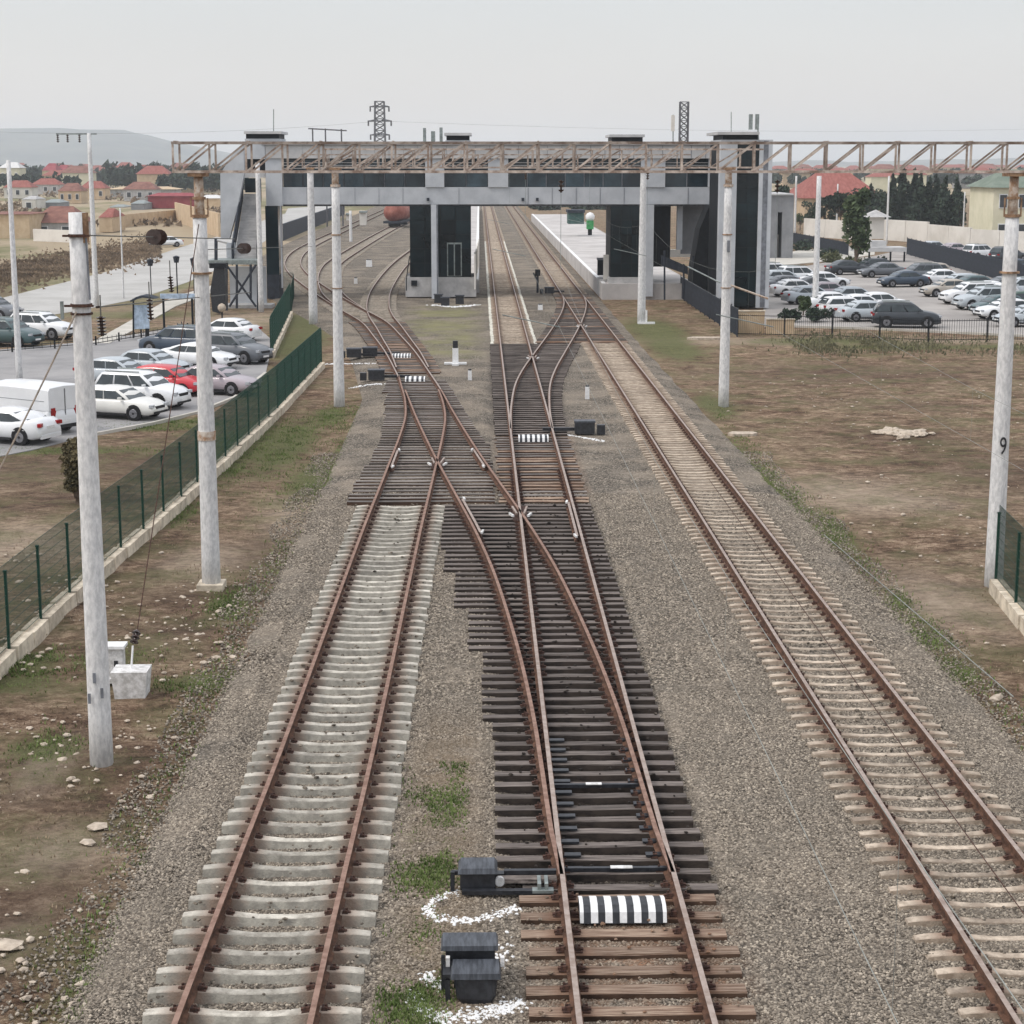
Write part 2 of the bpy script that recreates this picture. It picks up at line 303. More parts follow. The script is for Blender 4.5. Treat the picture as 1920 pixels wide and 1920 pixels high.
def attr_node(n, name):
    a = n.new('ShaderNodeAttribute'); a.attribute_name = name; return a.outputs['Fac']
def nmath(m, op, a, b=None, clamp=False):
    q = m.node_tree.nodes.new('ShaderNodeMath'); q.operation = op; q.use_clamp = clamp
    for i, x in enumerate((a, b)):
        if x is None: continue
        if isinstance(x, (int, float)): q.inputs[i].default_value = x
        else: m.node_tree.links.new(x, q.inputs[i])
    return q.outputs[0]
def nmix(m, f, a, b):
    q = m.node_tree.nodes.new('ShaderNodeMix'); q.data_type = 'RGBA'
    if isinstance(f, (int, float)): q.inputs[0].default_value = f
    else: m.node_tree.links.new(f, q.inputs[0])
    for i, x in ((6, a), (7, b)):
        if isinstance(x, tuple): q.inputs[i].default_value = (*x, 1)
        else: m.node_tree.links.new(x, q.inputs[i])
    return q.outputs[2]
def nnoise(m, src, scale, detail=6, rough=0.6, stretch=None):
    n, l = m.node_tree.nodes, m.node_tree.links
    if stretch:
        mp = n.new('ShaderNodeMapping'); mp.inputs['Scale'].default_value = stretch; l.new(src, mp.inputs[0]); src = mp.outputs[0]
    q = n.new('ShaderNodeTexNoise'); q.inputs['Scale'].default_value = scale; q.inputs['Detail'].default_value = detail; q.inputs['Roughness'].default_value = rough; l.new(src, q.inputs[0]); return q.outputs[0]
def nramp(m, f, stops):
    q = m.node_tree.nodes.new('ShaderNodeValToRGB'); m.node_tree.links.new(f, q.inputs[0]); e = q.color_ramp.elements
    for i, (p, c) in enumerate(stops):
        x = e[i] if i < 2 else e.new(p)
        x.position = p; x.color = (*c, 1) if isinstance(c, tuple) else (c, c, c, 1)
    return q.outputs[0]
def newmat(name, rough=0.95):
    m = bpy.data.materials.new(name); m.use_nodes = True; b = m.node_tree.nodes['Principled BSDF']; b.inputs['Roughness'].default_value = rough; b.inputs['Specular IOR Level'].default_value = 0.15
    g = m.node_tree.nodes.new('ShaderNodeNewGeometry'); return m, b, g.outputs['Position']
def nbump(m, b, h, strength=0.6, dist=0.03):
    q = m.node_tree.nodes.new('ShaderNodeBump'); q.inputs['Strength'].default_value = strength; q.inputs['Distance'].default_value = dist
    m.node_tree.links.new(h, q.inputs['Height']); m.node_tree.links.new(q.outputs[0], b.inputs['Normal'])

def soil_material():
    m, b, pos = newmat('soil_and_dry_grass'); n, l = m.node_tree.nodes, m.node_tree.links
    f1 = nnoise(m, pos, 1.1, 10, 0.7, (0.8, 1, 1)); f2 = nnoise(m, pos, 4.5, 10, 0.75, (0.8, 1.1, 1)); f3 = nnoise(m, pos, 0.22, 4); f4 = nnoise(m, pos, 22, 5, 0.7)
    mixf = nmath(m, 'ADD', nmath(m, 'ADD', nmath(m, 'MULTIPLY', f1, 0.40), nmath(m, 'MULTIPLY', f2, 0.35)), nmath(m, 'MULTIPLY', f4, 0.25))
    soil = nramp(m, mixf, [(0.43, (0.058, 0.034, 0.022)), (0.58, (0.48, 0.355, 0.25)), (0.475, (0.140, 0.086, 0.055)), (0.525, (0.255, 0.170, 0.112))])
    straw = nramp(m, f2, [(0.40, (0.14, 0.10, 0.062)), (0.60, (0.43, 0.33, 0.22))])
    c = nmix(m, nramp(m, f3, [(0.42, 0.0), (0.62, 0.55)]), soil, straw)
    dk = attr_node(n, 'dark'); c = nmix(m, nmath(m, 'MULTIPLY', dk, 0.55, True), c, (0.085, 0.056, 0.041))
    tn = attr_node(n, 'tan'); tm = nmath(m, 'MULTIPLY', tn, nramp(m, f2, [(0.3, 0.35), (0.6, 1.0)]), True); c = nmix(m, nmath(m, 'MULTIPLY', tm, 0.8), c, (0.47, 0.38, 0.29))
    gr = attr_node(n, 'green'); gcol = nramp(m, f4, [(0.4, (0.06, 0.078, 0.026)), (0.6, (0.175, 0.185, 0.075))])
    gm = nmath(m, 'SUBTRACT', nmath(m, 'ADD', gr, nmath(m, 'MULTIPLY', mixf, 4.0)), 2.45); gm = nmath(m, 'MULTIPLY', nmath(m, 'MULTIPLY', gm, 2.2, True), nmath(m, 'MULTIPLY', gr, 4.0, True))
    c = nmix(m, nmath(m, 'MULTIPLY', gm, 0.85), c, gcol)
    thin = nmath(m, 'MULTIPLY', nramp(m, nnoise(m, pos, 0.5, 8, 0.7), [(0.47, 0.0), (0.60, 0.7)]), nramp(m, f4, [(0.42, 0.25), (0.56, 1.0)])); c = nmix(m, thin, c, (0.135, 0.14, 0.06))
    far = attr_node(n, 'far'); ff = nnoise(m, pos, 0.03, 8, 0.65, (1, 0.35, 1))
    fc = nramp(m, ff, [(0.35, (0.17, 0.13, 0.08)), (0.7, (0.42, 0.34, 0.23)), (0.5, (0.36, 0.29, 0.20)), (0.43, (0.20, 0.19, 0.10))])
    c = nmix(m, far, c, fc)
    l.new(c, b.inputs['Base Color']); nbump(m, b, nmath(m, 'ADD', f2, nmath(m, 'MULTIPLY', f4, 0.6)), 1.0, 0.12)
    return m
gm = mb.mesh('ground', soil_material(), True)
for k, nm in enumerate(('green', 'dark', 'tan', 'far')):
    a_ = gm.attributes.new(nm, 'FLOAT', 'POINT'); a_.data.foreach_set('value', [t[k] for t in at])
ground = tag(link('ground', gm), kind='structure')

# ------------------------------------------------------------------ track lines (world x, y of the centre line)
def spline(pts, step=1.0):
    out = []; n = len(pts)
    for i in range(n - 1):
        p0, p1, p2, p3 = pts[max(i - 1, 0)], pts[i], pts[i + 1], pts[min(i + 2, n - 1)]
        L = math.dist(p1, p2); k = max(1, int(L / step))
        for j in range(k):
            t = j / k
            def tang(a, b, c):                     # non-uniform Catmull-Rom, monotone in y
                return ((c[0] - a[0]) / max(1e-6, (c[1] - a[1])))
            y = p1[1] + (p2[1] - p1[1]) * t; h = p2[1] - p1[1]
            m1 = tang(p0, p1, p2) if i > 0 else (p2[0] - p1[0]) / h; m2 = tang(p1, p2, p3) if i < n - 2 else (p2[0] - p1[0]) / h
            h00, h10, h01, h11 = 2 * t ** 3 - 3 * t * t + 1, t ** 3 - 2 * t * t + t, -2 * t ** 3 + 3 * t * t, t ** 3 - t * t
            out.append((h00 * p1[0] + h10 * h * m1 + h01 * p2[0] + h11 * h * m2, y))
    out.append(pts[-1]); return out
L_T1 = [(-2.88, 5), (-2.82, 19.9), (-2.66, 30), (-2.46, 48.5), (-2.30, 59), (-2.19, 67), (-2.20, 72), (-2.44, 77.4), (-2.82, 82.5), (-3.08, 86)]
L_XL = [(1.93, 24.2), (1.85, 26), (1.81, 28.5), (1.74, 32.1), (1.54, 37), (1.12, 43.7), (0.64, 49.0), (0.24, 52.7), (-0.22, 56.8), (-0.79, 62), (-1.30, 67), (-1.86, 72.8), (-2.55, 80.5), (-3.04, 85.3), (-4.25, 96.8), (-5.40, 106), (-6.75, 115.8), (-8.75, 125.5),
        (-11.23, 137.8), (-14.28, 154), (-17.0, 170), (-19.06, 186.7), (-20.5, 208), (-20.9, 232), (-20.8, 262), (-20, 420), (-19, 620)]
L_T2 = [(1.94, 5), (1.94, 60), (1.94, 300), (1.94, 640)]
L_T2B = [(1.94, 66.5), (1.98, 70), (2.08, 74.8), (2.40, 82.4), (2.93, 89), (3.76, 97), (5.07, 109.5), (6.14, 120.9), (6.8, 130), (7.03, 136), (7.1, 141)]
L_T3 = [(7.1, 5), (7.1, 100), (7.1, 300), (7.1, 640)]
L_CD = [(-3.35, 89.6), (-4.0, 97), (-4.75, 104), (-5.6, 112), (-6.6, 121), (-7.28, 130), (-7.85, 145), (-8.05, 170), (-7.85, 190), (-7.05, 221), (-6.3, 258), (-5.4, 400), (-5.0, 600)]
L_EF = [(-9.0, 127), (-11.1, 139.5), (-12.6, 152), (-13.9, 167), (-14.75, 185), (-14.7, 210), (-14.3, 247), (-13.7, 283), (-12.7, 326), (-11, 500)]
LINES = {k: spline(v) for k, v in dict(T1=L_T1, XL=L_XL, T2=L_T2, T2B=L_T2B, T3=L_T3, CD=L_CD, EF=L_EF).items()}
def atY(line, y):
    p = LINES[line]
    if y <= p[0][1]: return p[0][0]
    for a, b in zip(p, p[1:]):
        if a[1] <= y <= b[1]:
            t = (y - a[1]) / max(1e-9, b[1] - a[1]); return a[0] + (b[0] - a[0]) * t
    return p[-1][0]
def bedz(x, y):
    z = 0.0
    if y < 110: z += 0.03 * max(0, 1 - max(0, abs(x - 7.1) - 1.25) / .5)
    if 54.2 < y < 88: z += 0.04 * max(0, 1 - max(0, abs(x + 1.9) - 2.1) / .3)
    if y < 56: z -= 0.05 * max(0, 1 - max(0, abs(x + 2.7) - 1.3) / .4)
    if 24.2 < y < 54 or 68 < y < 90: z -= 0.075 * max(0, 1 - max(0, abs(x - 1.9) - 1.3) / .4)
    return z
def headY(line, y): return math.atan((atY(line, y + 0.5) - atY(line, y - 0.5)))

# ------------------------------------------------------------------ ballast
def edge(pts): return pts
left_edge = [(-4.95, 5), (-4.9, 40), (-4.95, 60), (-5.1, 80), (-6.6, 95), (-8.4, 108), (-11.5, 122), (-15, 136), (-19, 156), (-24, 190), (-25, 240), (-25, 620)]
right_edge = [(9.55, 5), (9.45, 40), (9.3, 70), (9.1, 100), (9.1, 136), (9.1, 620)]
def interp(pts, y):
    for a, b in zip(pts, pts[1:]):
        if a[1] <= y <= b[1]: return a[0] + (b[0] - a[0]) * (y - a[1]) / (b[1] - a[1])
    return pts[-1][0]
mb = MB(); yy = rng(5, 60, 0.5) + rng(60, 160, 2) + rng(160, 621, 20); rows = []
for y in yy:
    l = interp(left_edge, y) + 0.28 * noise.noise((y * 0.5, 1, 0)) + 0.12 * noise.noise((y * 2, 7, 0)); r = interp(right_edge, y) + 0.2 * noise.noise((y * 0.4, 4, 0)) + 0.1 * noise.noise((y * 2, 9, 0))
    row = [(l - 0.45, y, GZ - 0.09), (l, y, GZ + 0.035), (l + 0.5, y, 0.0)]
    k = 40
    for i in range(1, k): xx = l + 0.5 + (r - l - 1.0) * i / k; row.append((xx, y, bedz(xx, y) + (0.012 * noise.noise((i * 0.9, y * 1.3, 2)) if y < 60 else 0.0)))
    row += [(r - 0.5, y, 0.0), (r, y, GZ + 0.035), (r + 0.45, y, GZ - 0.09)]
    rows.append(row)
nn = len(rows[0]); mb.add([p for r in rows for p in r], [(j * nn + i, j * nn + i + 1, (j + 1) * nn + i + 1, (j + 1) * nn + i) for j in range(len(rows) - 1) for i in range(nn - 1)])
STONE_STOPS = [(0.0, (0.085, 0.072, 0.058)), (1.0, (0.49, 0.425, 0.34)), (0.25, (0.165, 0.141, 0.115)), (0.6, (0.255, 0.217, 0.174)), (0.85, (0.335, 0.288, 0.232))]
def ballast_material():
    m, b, pos = newmat('ballast'); n, l = m.node_tree.nodes, m.node_tree.links
    v = n.new('ShaderNodeTexVoronoi'); v.inputs['Scale'].default_value = 17; l.new(pos, v.inputs['Vector'])
    sx = n.new('ShaderNodeSeparateColor'); l.new(v.outputs['Color'], sx.inputs[0])
    c = nramp(m, sx.outputs[0], STONE_STOPS)
    gap = nramp(m, v.outputs['Distance'], [(0.30, 1.0), (0.62, 0.30)])
    hs = n.new('ShaderNodeHueSaturation'); l.new(c, hs.inputs['Color']); l.new(gap, hs.inputs['Value']); c = hs.outputs[0]
    big = nnoise(m, pos, 0.35, 7, 0.6); c = nmix(m, nramp(m, big, [(0.45, 0.0), (0.58, 0.45)]), c, (0.32, 0.265, 0.205)); c = nmix(m, nramp(m, nnoise(m, pos, 0.8, 8, 0.7), [(0.48, 0.0), (0.60, 0.45)]), c, (0.16, 0.14, 0.115))
    sp = n.new('ShaderNodeSeparateXYZ'); l.new(pos, sp.inputs[0]); X, Y = sp.outputs[0], sp.outputs[1]
    def band(x0, x1, y0, y1, s=0.5, sy=2.0):
        a = nmath(m, 'MULTIPLY', nmath(m, 'SUBTRACT', X, x0), 1 / s, True); bb = nmath(m, 'MULTIPLY', nmath(m, 'SUBTRACT', x1, X), 1 / s, True)
        cc = nmath(m, 'MULTIPLY', nmath(m, 'SUBTRACT', Y, y0), 1 / sy, True); dd = nmath(m, 'MULTIPLY', nmath(m, 'SUBTRACT', y1, Y), 1 / sy, True)
        return nmath(m, 'MULTIPLY', nmath(m, 'MULTIPLY', a, bb), nmath(m, 'MULTIPLY', cc, dd))
    fn = nnoise(m, pos, 1.6, 9, 0.7)
    oil = nmath(m, 'MULTIPLY', band(0.2, 3.5, 23.6, 55, 0.35, 1.0), nramp(m, fn, [(0.36, 0.7), (0.5, 0.95)])); c = nmix(m, oil, c, (0.022, 0.018, 0.016))
    oil2 = nmath(m, 'MULTIPLY', band(0.3, 3.8, 68, 100, 0.5, 2), 0.55); c = nmix(m, oil2, c, (0.06, 0.05, 0.05))
    rs = nmath(m, 'MULTIPLY', band(0.4, 3.6, 5, 24.5, 0.6, 1.0), nramp(m, fn, [(0.40, 0.0), (0.60, 0.75)])); c = nmix(m, rs, c, (0.25, 0.13, 0.075))
    rs2 = nmath(m, 'MULTIPLY', band(0.4, 3.6, 54, 69, 0.6, 1.0), nramp(m, fn, [(0.40, 0.3), (0.60, 0.8)])); c = nmix(m, rs2, c, (0.19, 0.105, 0.07))
    yel = nmath(m, 'MULTIPLY', band(-1.4, 0.2, 5, 34, 0.5, 3), nramp(m, fn, [(0.38, 0.1), (0.58, 0.7)])); c = nmix(m, yel, c, (0.22, 0.165, 0.11))
    tan3 = nmath(m, 'MULTIPLY', band(5.7, 8.5, 45, 120, 0.3, 25), 0.75); c = nmix(m, tan3, c, (0.40, 0.325, 0.25))
    tan4 = nmath(m, 'MULTIPLY', band(0.9, 3.0, 108, 420, 0.3, 12), 0.6); c = nmix(m, tan4, c, (0.36, 0.315, 0.26))
    gr = nmath(m, 'MULTIPLY', band(-1.25, -0.35, 18, 29, 0.25, 1.5), nramp(m, fn, [(0.48, 0.0), (0.6, 1.0)])); c = nmix(m, gr, c, (0.09, 0.11, 0.045))
    gz = nmath(m, 'MULTIPLY', band(-5.5, 0.6, 92, 135, 1.5, 8), nramp(m, nnoise(m, pos, 0.25, 8, 0.7), [(0.42, 0.0), (0.58, 0.85)])); c = nmix(m, gz, c, (0.19, 0.18, 0.09))
    hs2 = n.new('ShaderNodeHueSaturation'); l.new(c, hs2.inputs['Color']); l.new(nramp(m, nnoise(m, pos, 0.9, 5), [(0.35, 0.88), (0.65, 1.12)]), hs2.inputs['Value'])
    l.new(hs2.outputs[0], b.inputs['Base Color']); h = n.new('ShaderNodeMath'); h.operation = 'SUBTRACT'; h.inputs[0].default_value = 1; l.new(v.outputs['Distance'], h.inputs[1]); nbump(m, b, h.outputs[0], 0.8, 0.03)
    return m
M_ballast = ballast_material()
ballast = struct('ballast_bed', mb, M_ballast)

# loose stones: real geometry scattered over the near ballast (nobody could count them)
def stone_material():
    m = bpy.data.materials.new('ballast_stone'); m.use_nodes = True; b = m.node_tree.nodes['Principled BSDF']; b.inputs['Roughness'].default_value = 0.95; b.inputs['Specular IOR Level'].default_value = 0.15
    n, l = m.node_tree.nodes, m.node_tree.links; oi = n.new('ShaderNodeObjectInfo'); c = nramp(m, oi.outputs['Random'], STONE_STOPS)
    g = n.new('ShaderNodeNewGeometry'); sp = n.new('ShaderNodeSeparateXYZ'); l.new(g.outputs['Position'], sp.inputs[0]); X, Y = sp.outputs[0], sp.outputs[1]
    fn = nnoise(m, g.outputs['Position'], 1.6, 6, 0.7)
    def band(x0, x1, y0, y1, s, sy):
        q = nmath(m, 'MULTIPLY', nmath(m, 'MULTIPLY', nmath(m, 'SUBTRACT', X, x0), 1 / s, True), nmath(m, 'MULTIPLY', nmath(m, 'SUBTRACT', x1, X), 1 / s, True))
        return nmath(m, 'MULTIPLY', q, nmath(m, 'MULTIPLY', nmath(m, 'MULTIPLY', nmath(m, 'SUBTRACT', Y, y0), 1 / sy, True), nmath(m, 'MULTIPLY', nmath(m, 'SUBTRACT', y1, Y), 1 / sy, True)))
    c = nmix(m, nmath(m, 'MULTIPLY', band(0.2, 3.5, 23.6, 55, 0.35, 1.0), nramp(m, fn, [(0.36, 0.6), (0.54, 0.92)])), c, (0.022, 0.018, 0.016))
    c = nmix(m, nmath(m, 'MULTIPLY', band(0.4, 3.6, 5, 24.5, 0.6, 1.0), nramp(m, fn, [(0.40, 0.0), (0.60, 0.65)])), c, (0.20, 0.115, 0.07))
    c = nmix(m, nmath(m, 'MULTIPLY', band(-1.4, 0.2, 5, 34, 0.5, 3), nramp(m, fn, [(0.38, 0.1), (0.58, 0.6)])), c, (0.22, 0.165, 0.11))
    c = nmix(m, nramp(m, nnoise(m, g.outputs['Position'], 0.8, 8, 0.7), [(0.48, 0.0), (0.60, 0.30)]), c, (0.16, 0.14, 0.115))
    l.new(c, b.inputs['Base Color']); return m
def scatter(name, mesh, density, smin, smax, material, seed, squash=0.65):
    o = link(name, mesh); tree = bpy.data.node_groups.new(name, 'GeometryNodeTree')
    tree.interface.new_socket('Geometry', in_out='INPUT', socket_type='NodeSocketGeometry'); tree.interface.new_socket('Geometry', in_out='OUTPUT', socket_type='NodeSocketGeometry')
    n, l = tree.nodes, tree.links; gi, go = n.new('NodeGroupInput'), n.new('NodeGroupOutput')
    dp = n.new('GeometryNodeDistributePointsOnFaces'); dp.inputs['Density'].default_value = density; dp.inputs['Seed'].default_value = seed
    ico = n.new('GeometryNodeMeshIcoSphere'); ico.inputs['Radius'].default_value = 1.0; ico.inputs['Subdivisions'].default_value = 1
    sm = n.new('GeometryNodeSetMaterial'); sm.inputs['Material'].default_value = material
    ip = n.new('GeometryNodeInstanceOnPoints'); rv = n.new('FunctionNodeRandomValue'); rv.data_type = 'FLOAT_VECTOR'
    rv.inputs[0].default_value = (smin, smin, smin * squash); rv.inputs[1].default_value = (smax, smax, smax * squash)
    rr = n.new('FunctionNodeRandomValue'); rr.data_type = 'FLOAT_VECTOR'; rr.inputs[0].default_value = (0, 0, 0); rr.inputs[1].default_value = (0.9, 0.9, 6.28)
    l.new(gi.outputs[0], dp.inputs['Mesh']); l.new(dp.outputs['Points'], ip.inputs['Points']); l.new(ico.outputs['Mesh'], sm.inputs['Geometry']); l.new(sm.outputs[0], ip.inputs['Instance'])
    l.new(rv.outputs[0], ip.inputs['Scale']); l.new(rr.outputs[0], ip.inputs['Rotation']); l.new(ip.outputs[0], go.inputs[0])
    md = o.modifiers.new('scatter', 'NODES'); md.node_group = tree; return o
M_bstone = stone_material()
def bed_mesh(y0, y1):
    b = MB(); ys_ = rng(y0, y1 + 0.01, 1.0)
    xs_ = [-4.4, -4.0, -1.4, -1.0, .1, .45, 3.3, 3.7, 5.3, 5.85, 8.35, 8.85]
    r_ = [[(interp(left_edge, y) - 0.5, y, GZ - 0.06), (interp(left_edge, y) + 0.5, y, 0.0)] + [(x, y, bedz(x, y)) for x in xs_] + [(interp(right_edge, y) - 0.5, y, 0.0), (interp(right_edge, y) + 0.5, y, GZ - 0.06)] for y in ys_]; k = len(r_[0])
    b.add([p for r in r_ for p in r], [(j * k + i, j * k + i + 1, j * k + k + 1 + i, j * k + k + i) for j in range(len(ys_) - 1) for i in range(k - 1)]); return b.mesh('stones', M_bstone)
s1 = scatter('ballast_stones', bed_mesh(18, 34), 1000, 0.012, 0.033, M_bstone, 3); tag(s1, kind='stuff', label='loose grey and tan ballast stones around the near sleepers')
s2 = scatter('ballast_stones', bed_mesh(34, 56), 380, 0.018, 0.038, M_bstone, 5); tag(s2, kind='stuff', label='loose ballast stones between the tracks further out')
b = MB(); ys_ = rng(18, 66, 1.0)
for ed, sg in ((left_edge, -1), (right_edge, 1)):
    k0 = len(b.v); r_ = [[(interp(ed, y) + sg * (.15 + .25 * noise.noise((y * .4, sg, 3))), y, GZ + .02), (interp(ed, y) + sg * (1.0 + .5 * noise.noise((y * .3, sg, 8))), y, GZ - .01)] for y in ys_]
    if sg < 0: r_ = [[q[1], q[0]] for q in r_]
    b.add([p for r in r_ for p in r], [(j * 2, j * 2 + 1, j * 2 + 3, j * 2 + 2) for j in range(len(ys_) - 1)])
s3 = scatter('stray_stones', b.mesh('stray', M_bstone), 170, 0.014, 0.036, M_bstone, 8)
tag(s3, kind='stuff', label='stray ballast stones rolled onto the soil verges')

# ================================================================== RAILS
RZ = 0.27
def rail_ring(p, t, z=RZ):
    nx, ny = t[1], -t[0]                  # right-hand normal
    prof = [(-.036, 0), (.036, 0), (.037, -.035), (.010, -.052), (.009, -.145), (.070, -.165), (.072, -.180), (-.072, -.180), (-.070, -.165), (-.009, -.145), (-.010, -.052), (-.037, -.035)]
    return [(p[0] + nx * a, p[1] + ny * a, z + b) for a, b in prof]
def rail_path(line, off, y0, y1):
    pts = LINES[line]; o = []
    ys_ = [y0] + [p[1] for p in pts if y0 + 0.01 < p[1] < y1 - 0.01] + [y1]
    if line in ('T2', 'T3'):
        ys_ = [y0, y1]
    for y in ys_:
        a, b = (atY(line, y - 0.3), y - 0.3), (atY(line, y + 0.3), y + 0.3); t = Vector((b[0] - a[0], b[1] - a[1])).normalized(); x = atY(line, y)
        o.append(((x + t.y * off, y - t.x * off), (t.x, t.y)))
    return o
def add_rail(parent, line, side, y0, y1, head=M_head, name='rail', flare=0, off=None, z=RZ, ends=None):
    path = rail_path(line, side * 0.795 if off is None else off, y0, y1)
    b = MB(); rings = [rail_ring(p, t, z) for p, t in path]
    if flare:                              # check rail: ends bent away from the running rail
        for ri, s in ((0, 1), (-1, 1)): rings[ri] = [(x + flare, y, zz) for x, y, zz in rings[ri]]
    b.loft(rings); n = 12
    for k in range(len(rings) - 1): b.m[k * n] = 1
    mats = [M_rust, head]
    return b.build(name, mats, parent, world=True)

# ------------------------------------------------------------------ sleepers
def concrete_sleeper_mesh(m, whiteends=False, wide=0.0):
    b = MB(); rings = []
    for x, wt, zt in ((-1.32, .075, .085), (-1.15, .08, .105), (-0.80, .09, .115), (-0.55, .075, .09), (-0.25, .065, .062), (0.25, .065, .062), (0.55, .075, .09), (0.80, .09, .115), (1.15, .08, .105), (1.32, .075, .085)):
        wt += wide
        rings.append([(x, -wt - .075, -.12), (x, wt + .075, -.12), (x, wt, zt - .012), (x, wt - .012, zt), (x, -wt + .012, zt), (x, -wt, zt - .012)])
    b.loft(rings)
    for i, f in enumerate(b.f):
        if len(f) == 4 and (i % 6 in (0, 1, 5) or False): b.m[i] = 2  # sloping flanks use the material with shade painted in
    if whiteends:
        for i, f in enumerate(b.f):
            if all(abs(b.v[k][0]) > 0.9 for k in f): b.m[i] = 1
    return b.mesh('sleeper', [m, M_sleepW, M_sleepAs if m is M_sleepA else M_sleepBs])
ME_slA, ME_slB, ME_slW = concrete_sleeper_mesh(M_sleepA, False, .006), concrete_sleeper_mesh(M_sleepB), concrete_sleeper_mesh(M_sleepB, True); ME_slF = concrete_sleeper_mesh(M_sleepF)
def timber_mesh(m, seed):
    b = MB(); wd = 1.18 if m is M_timberB else 1.0; rr = random.Random(seed); rings = []
    for i in range(7):
        x = -0.5 + i / 6; j = [rr.uniform(-.008, .008) for _ in range(4)]
        rings.append([(x, y_ * wd, z_) for x, y_, z_ in ((x, -.108 + j[0], -.09), (x, .108 + j[1], -.09), (x, .105 + j[1], .075 + j[2]), (x, .09 + j[1], .088 + j[3]), (x, -.09 + j[0], .088 + j[2]), (x, -.105 + j[0], .075 + j[3]))])
    b.loft(rings)
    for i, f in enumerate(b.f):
        if len(f) != 4 or i % 6 in (0, 1, 5): b.m[i] = 1  # sides and ends: creosote colour plus painted shade of the gaps
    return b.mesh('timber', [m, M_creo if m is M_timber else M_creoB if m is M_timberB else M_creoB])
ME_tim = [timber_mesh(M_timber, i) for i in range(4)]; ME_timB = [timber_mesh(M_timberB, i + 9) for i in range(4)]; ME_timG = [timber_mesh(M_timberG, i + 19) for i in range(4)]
def fastening_mesh():
    b = MB(); b.box((0, 0, .098), (.34, .15, .016))
    for s in (-1, 1):
        b.box((s * .105, 0, .125), (.085, .12, .06), taper=0.75); b.tube((s * .125, 0, .12), (s * .125, 0, .178), .016, n=6)
        b.box((s * .155, 0, .115), (.05, .05, .03))
    return b.mesh('rail_fastening', M_clip)
ME_fast = fastening_mesh()
SIDE_STUFF = {}
def add_sleeper(parent, me, x, y, rz=0, length=None, name='sleeper', fast=None, dz=0.0):
    L = parent.location; o = link(name, me, parent, (x - L.x, y - L.y, dz), rz)
    if length: o.scale = (length, 1, 1)
    if fast:
        for fx in fast:
            q = link('rail_fastening', ME_fast, o, ((fx - x) / (length or 1), 0, 0)); q.scale = (1.0 / (length or 1), 1, 1)
    return o
def sleeper_row(parent, line, y0, y1, step, me, near=66, jig=0.012, limit=300, stuff_from=None, dz=0.0):
    y = y0; cnt = 0; far = MB()
    while y < y1:
        yj = y + rnd.uniform(-jig, jig); x = atY(line, yj); rz = -headY(line, yj)
        if stuff_from is not None and yj > stuff_from:
            far.box((x, yj, 0.02), (2.7, .24, .16), rz)
        else:
            m_ = rnd.choice(me) if isinstance(me, list) else me; tim = isinstance(me, list)
            add_sleeper(parent, m_, x + rnd.uniform(-.03, .03) * (2 if tim else 1), yj, rz + rnd.uniform(-.012, .012), 2.75 if tim else None, fast=[x - .795, x + .795] if yj < near else None, dz=dz + rnd.uniform(-.008, .008))
        y += step
    return far
# --- left concrete track
t = thing('railway_track', 'leftmost foreground track with pale grey concrete sleepers and red-rusted rails', 'track', (-2.7, 20, 0))
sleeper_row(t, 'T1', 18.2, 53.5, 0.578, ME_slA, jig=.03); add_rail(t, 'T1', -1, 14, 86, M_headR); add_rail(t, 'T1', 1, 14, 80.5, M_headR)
for y in (30.5, 43.2):
    for s in (-1, 1): MB().box((atY('T1', y) + s * .795 - .03, y, .17), (.03, .8, .09)).box((atY('T1', y) + s * .795 + .03, y, .17), (.03, .8, .09)).build('joint_plate', M_clip, t, world=True)
# --- middle track
t2 = thing('railway_track', 'middle track running straight from the striped switch cover to the station', 'track', (1.94, 20, 0))
sleeper_row(t2, 'T2', 18.2, 24.0, 0.57, ME_timB, dz=-.008); sleeper_row(t2, 'T2', 54.4, 67.6, 0.543, [*ME_timB, *ME_timG, ME_tim[0]], near=60, dz=-.03)
sleeper_row(t2, 'T2', 103.5, 240, 0.543, ME_slW, near=0); sleeper_row(t2, 'T2', 240, 640, 0.8, ME_slB, stuff_from=190).build('far_sleepers', M_sleepB, t2, world=True)['kind'] = 'stuff'
add_rail(t2, 'T2', -1, 14, 640); add_rail(t2, 'T2', 1, 14, 640)
# --- right track
t3 = thing('railway_track', 'right foreground track with tan concrete sleepers leaving the bottom right corner', 'track', (7.1, 20, 0))
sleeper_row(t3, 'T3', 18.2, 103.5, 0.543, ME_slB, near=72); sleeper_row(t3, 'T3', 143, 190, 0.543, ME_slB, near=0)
sleeper_row(t3, 'T3', 190, 640, 0.8, ME_slB, stuff_from=100).build('far_sleepers', M_sleepB, t3, world=True)['kind'] = 'stuff'
add_rail(t3, 'T3', -1, 14, 640); add_rail(t3, 'T3', 1, 14, 640)
MB().loft([[(7.42 + .010 * math.cos(a), y, 0.10 + .010 * math.sin(a)) for a in (0, 1.57, 3.14, 4.71)] for y in rng(18, 60, 2)]).build('cable', M_clip, t3, world=True)
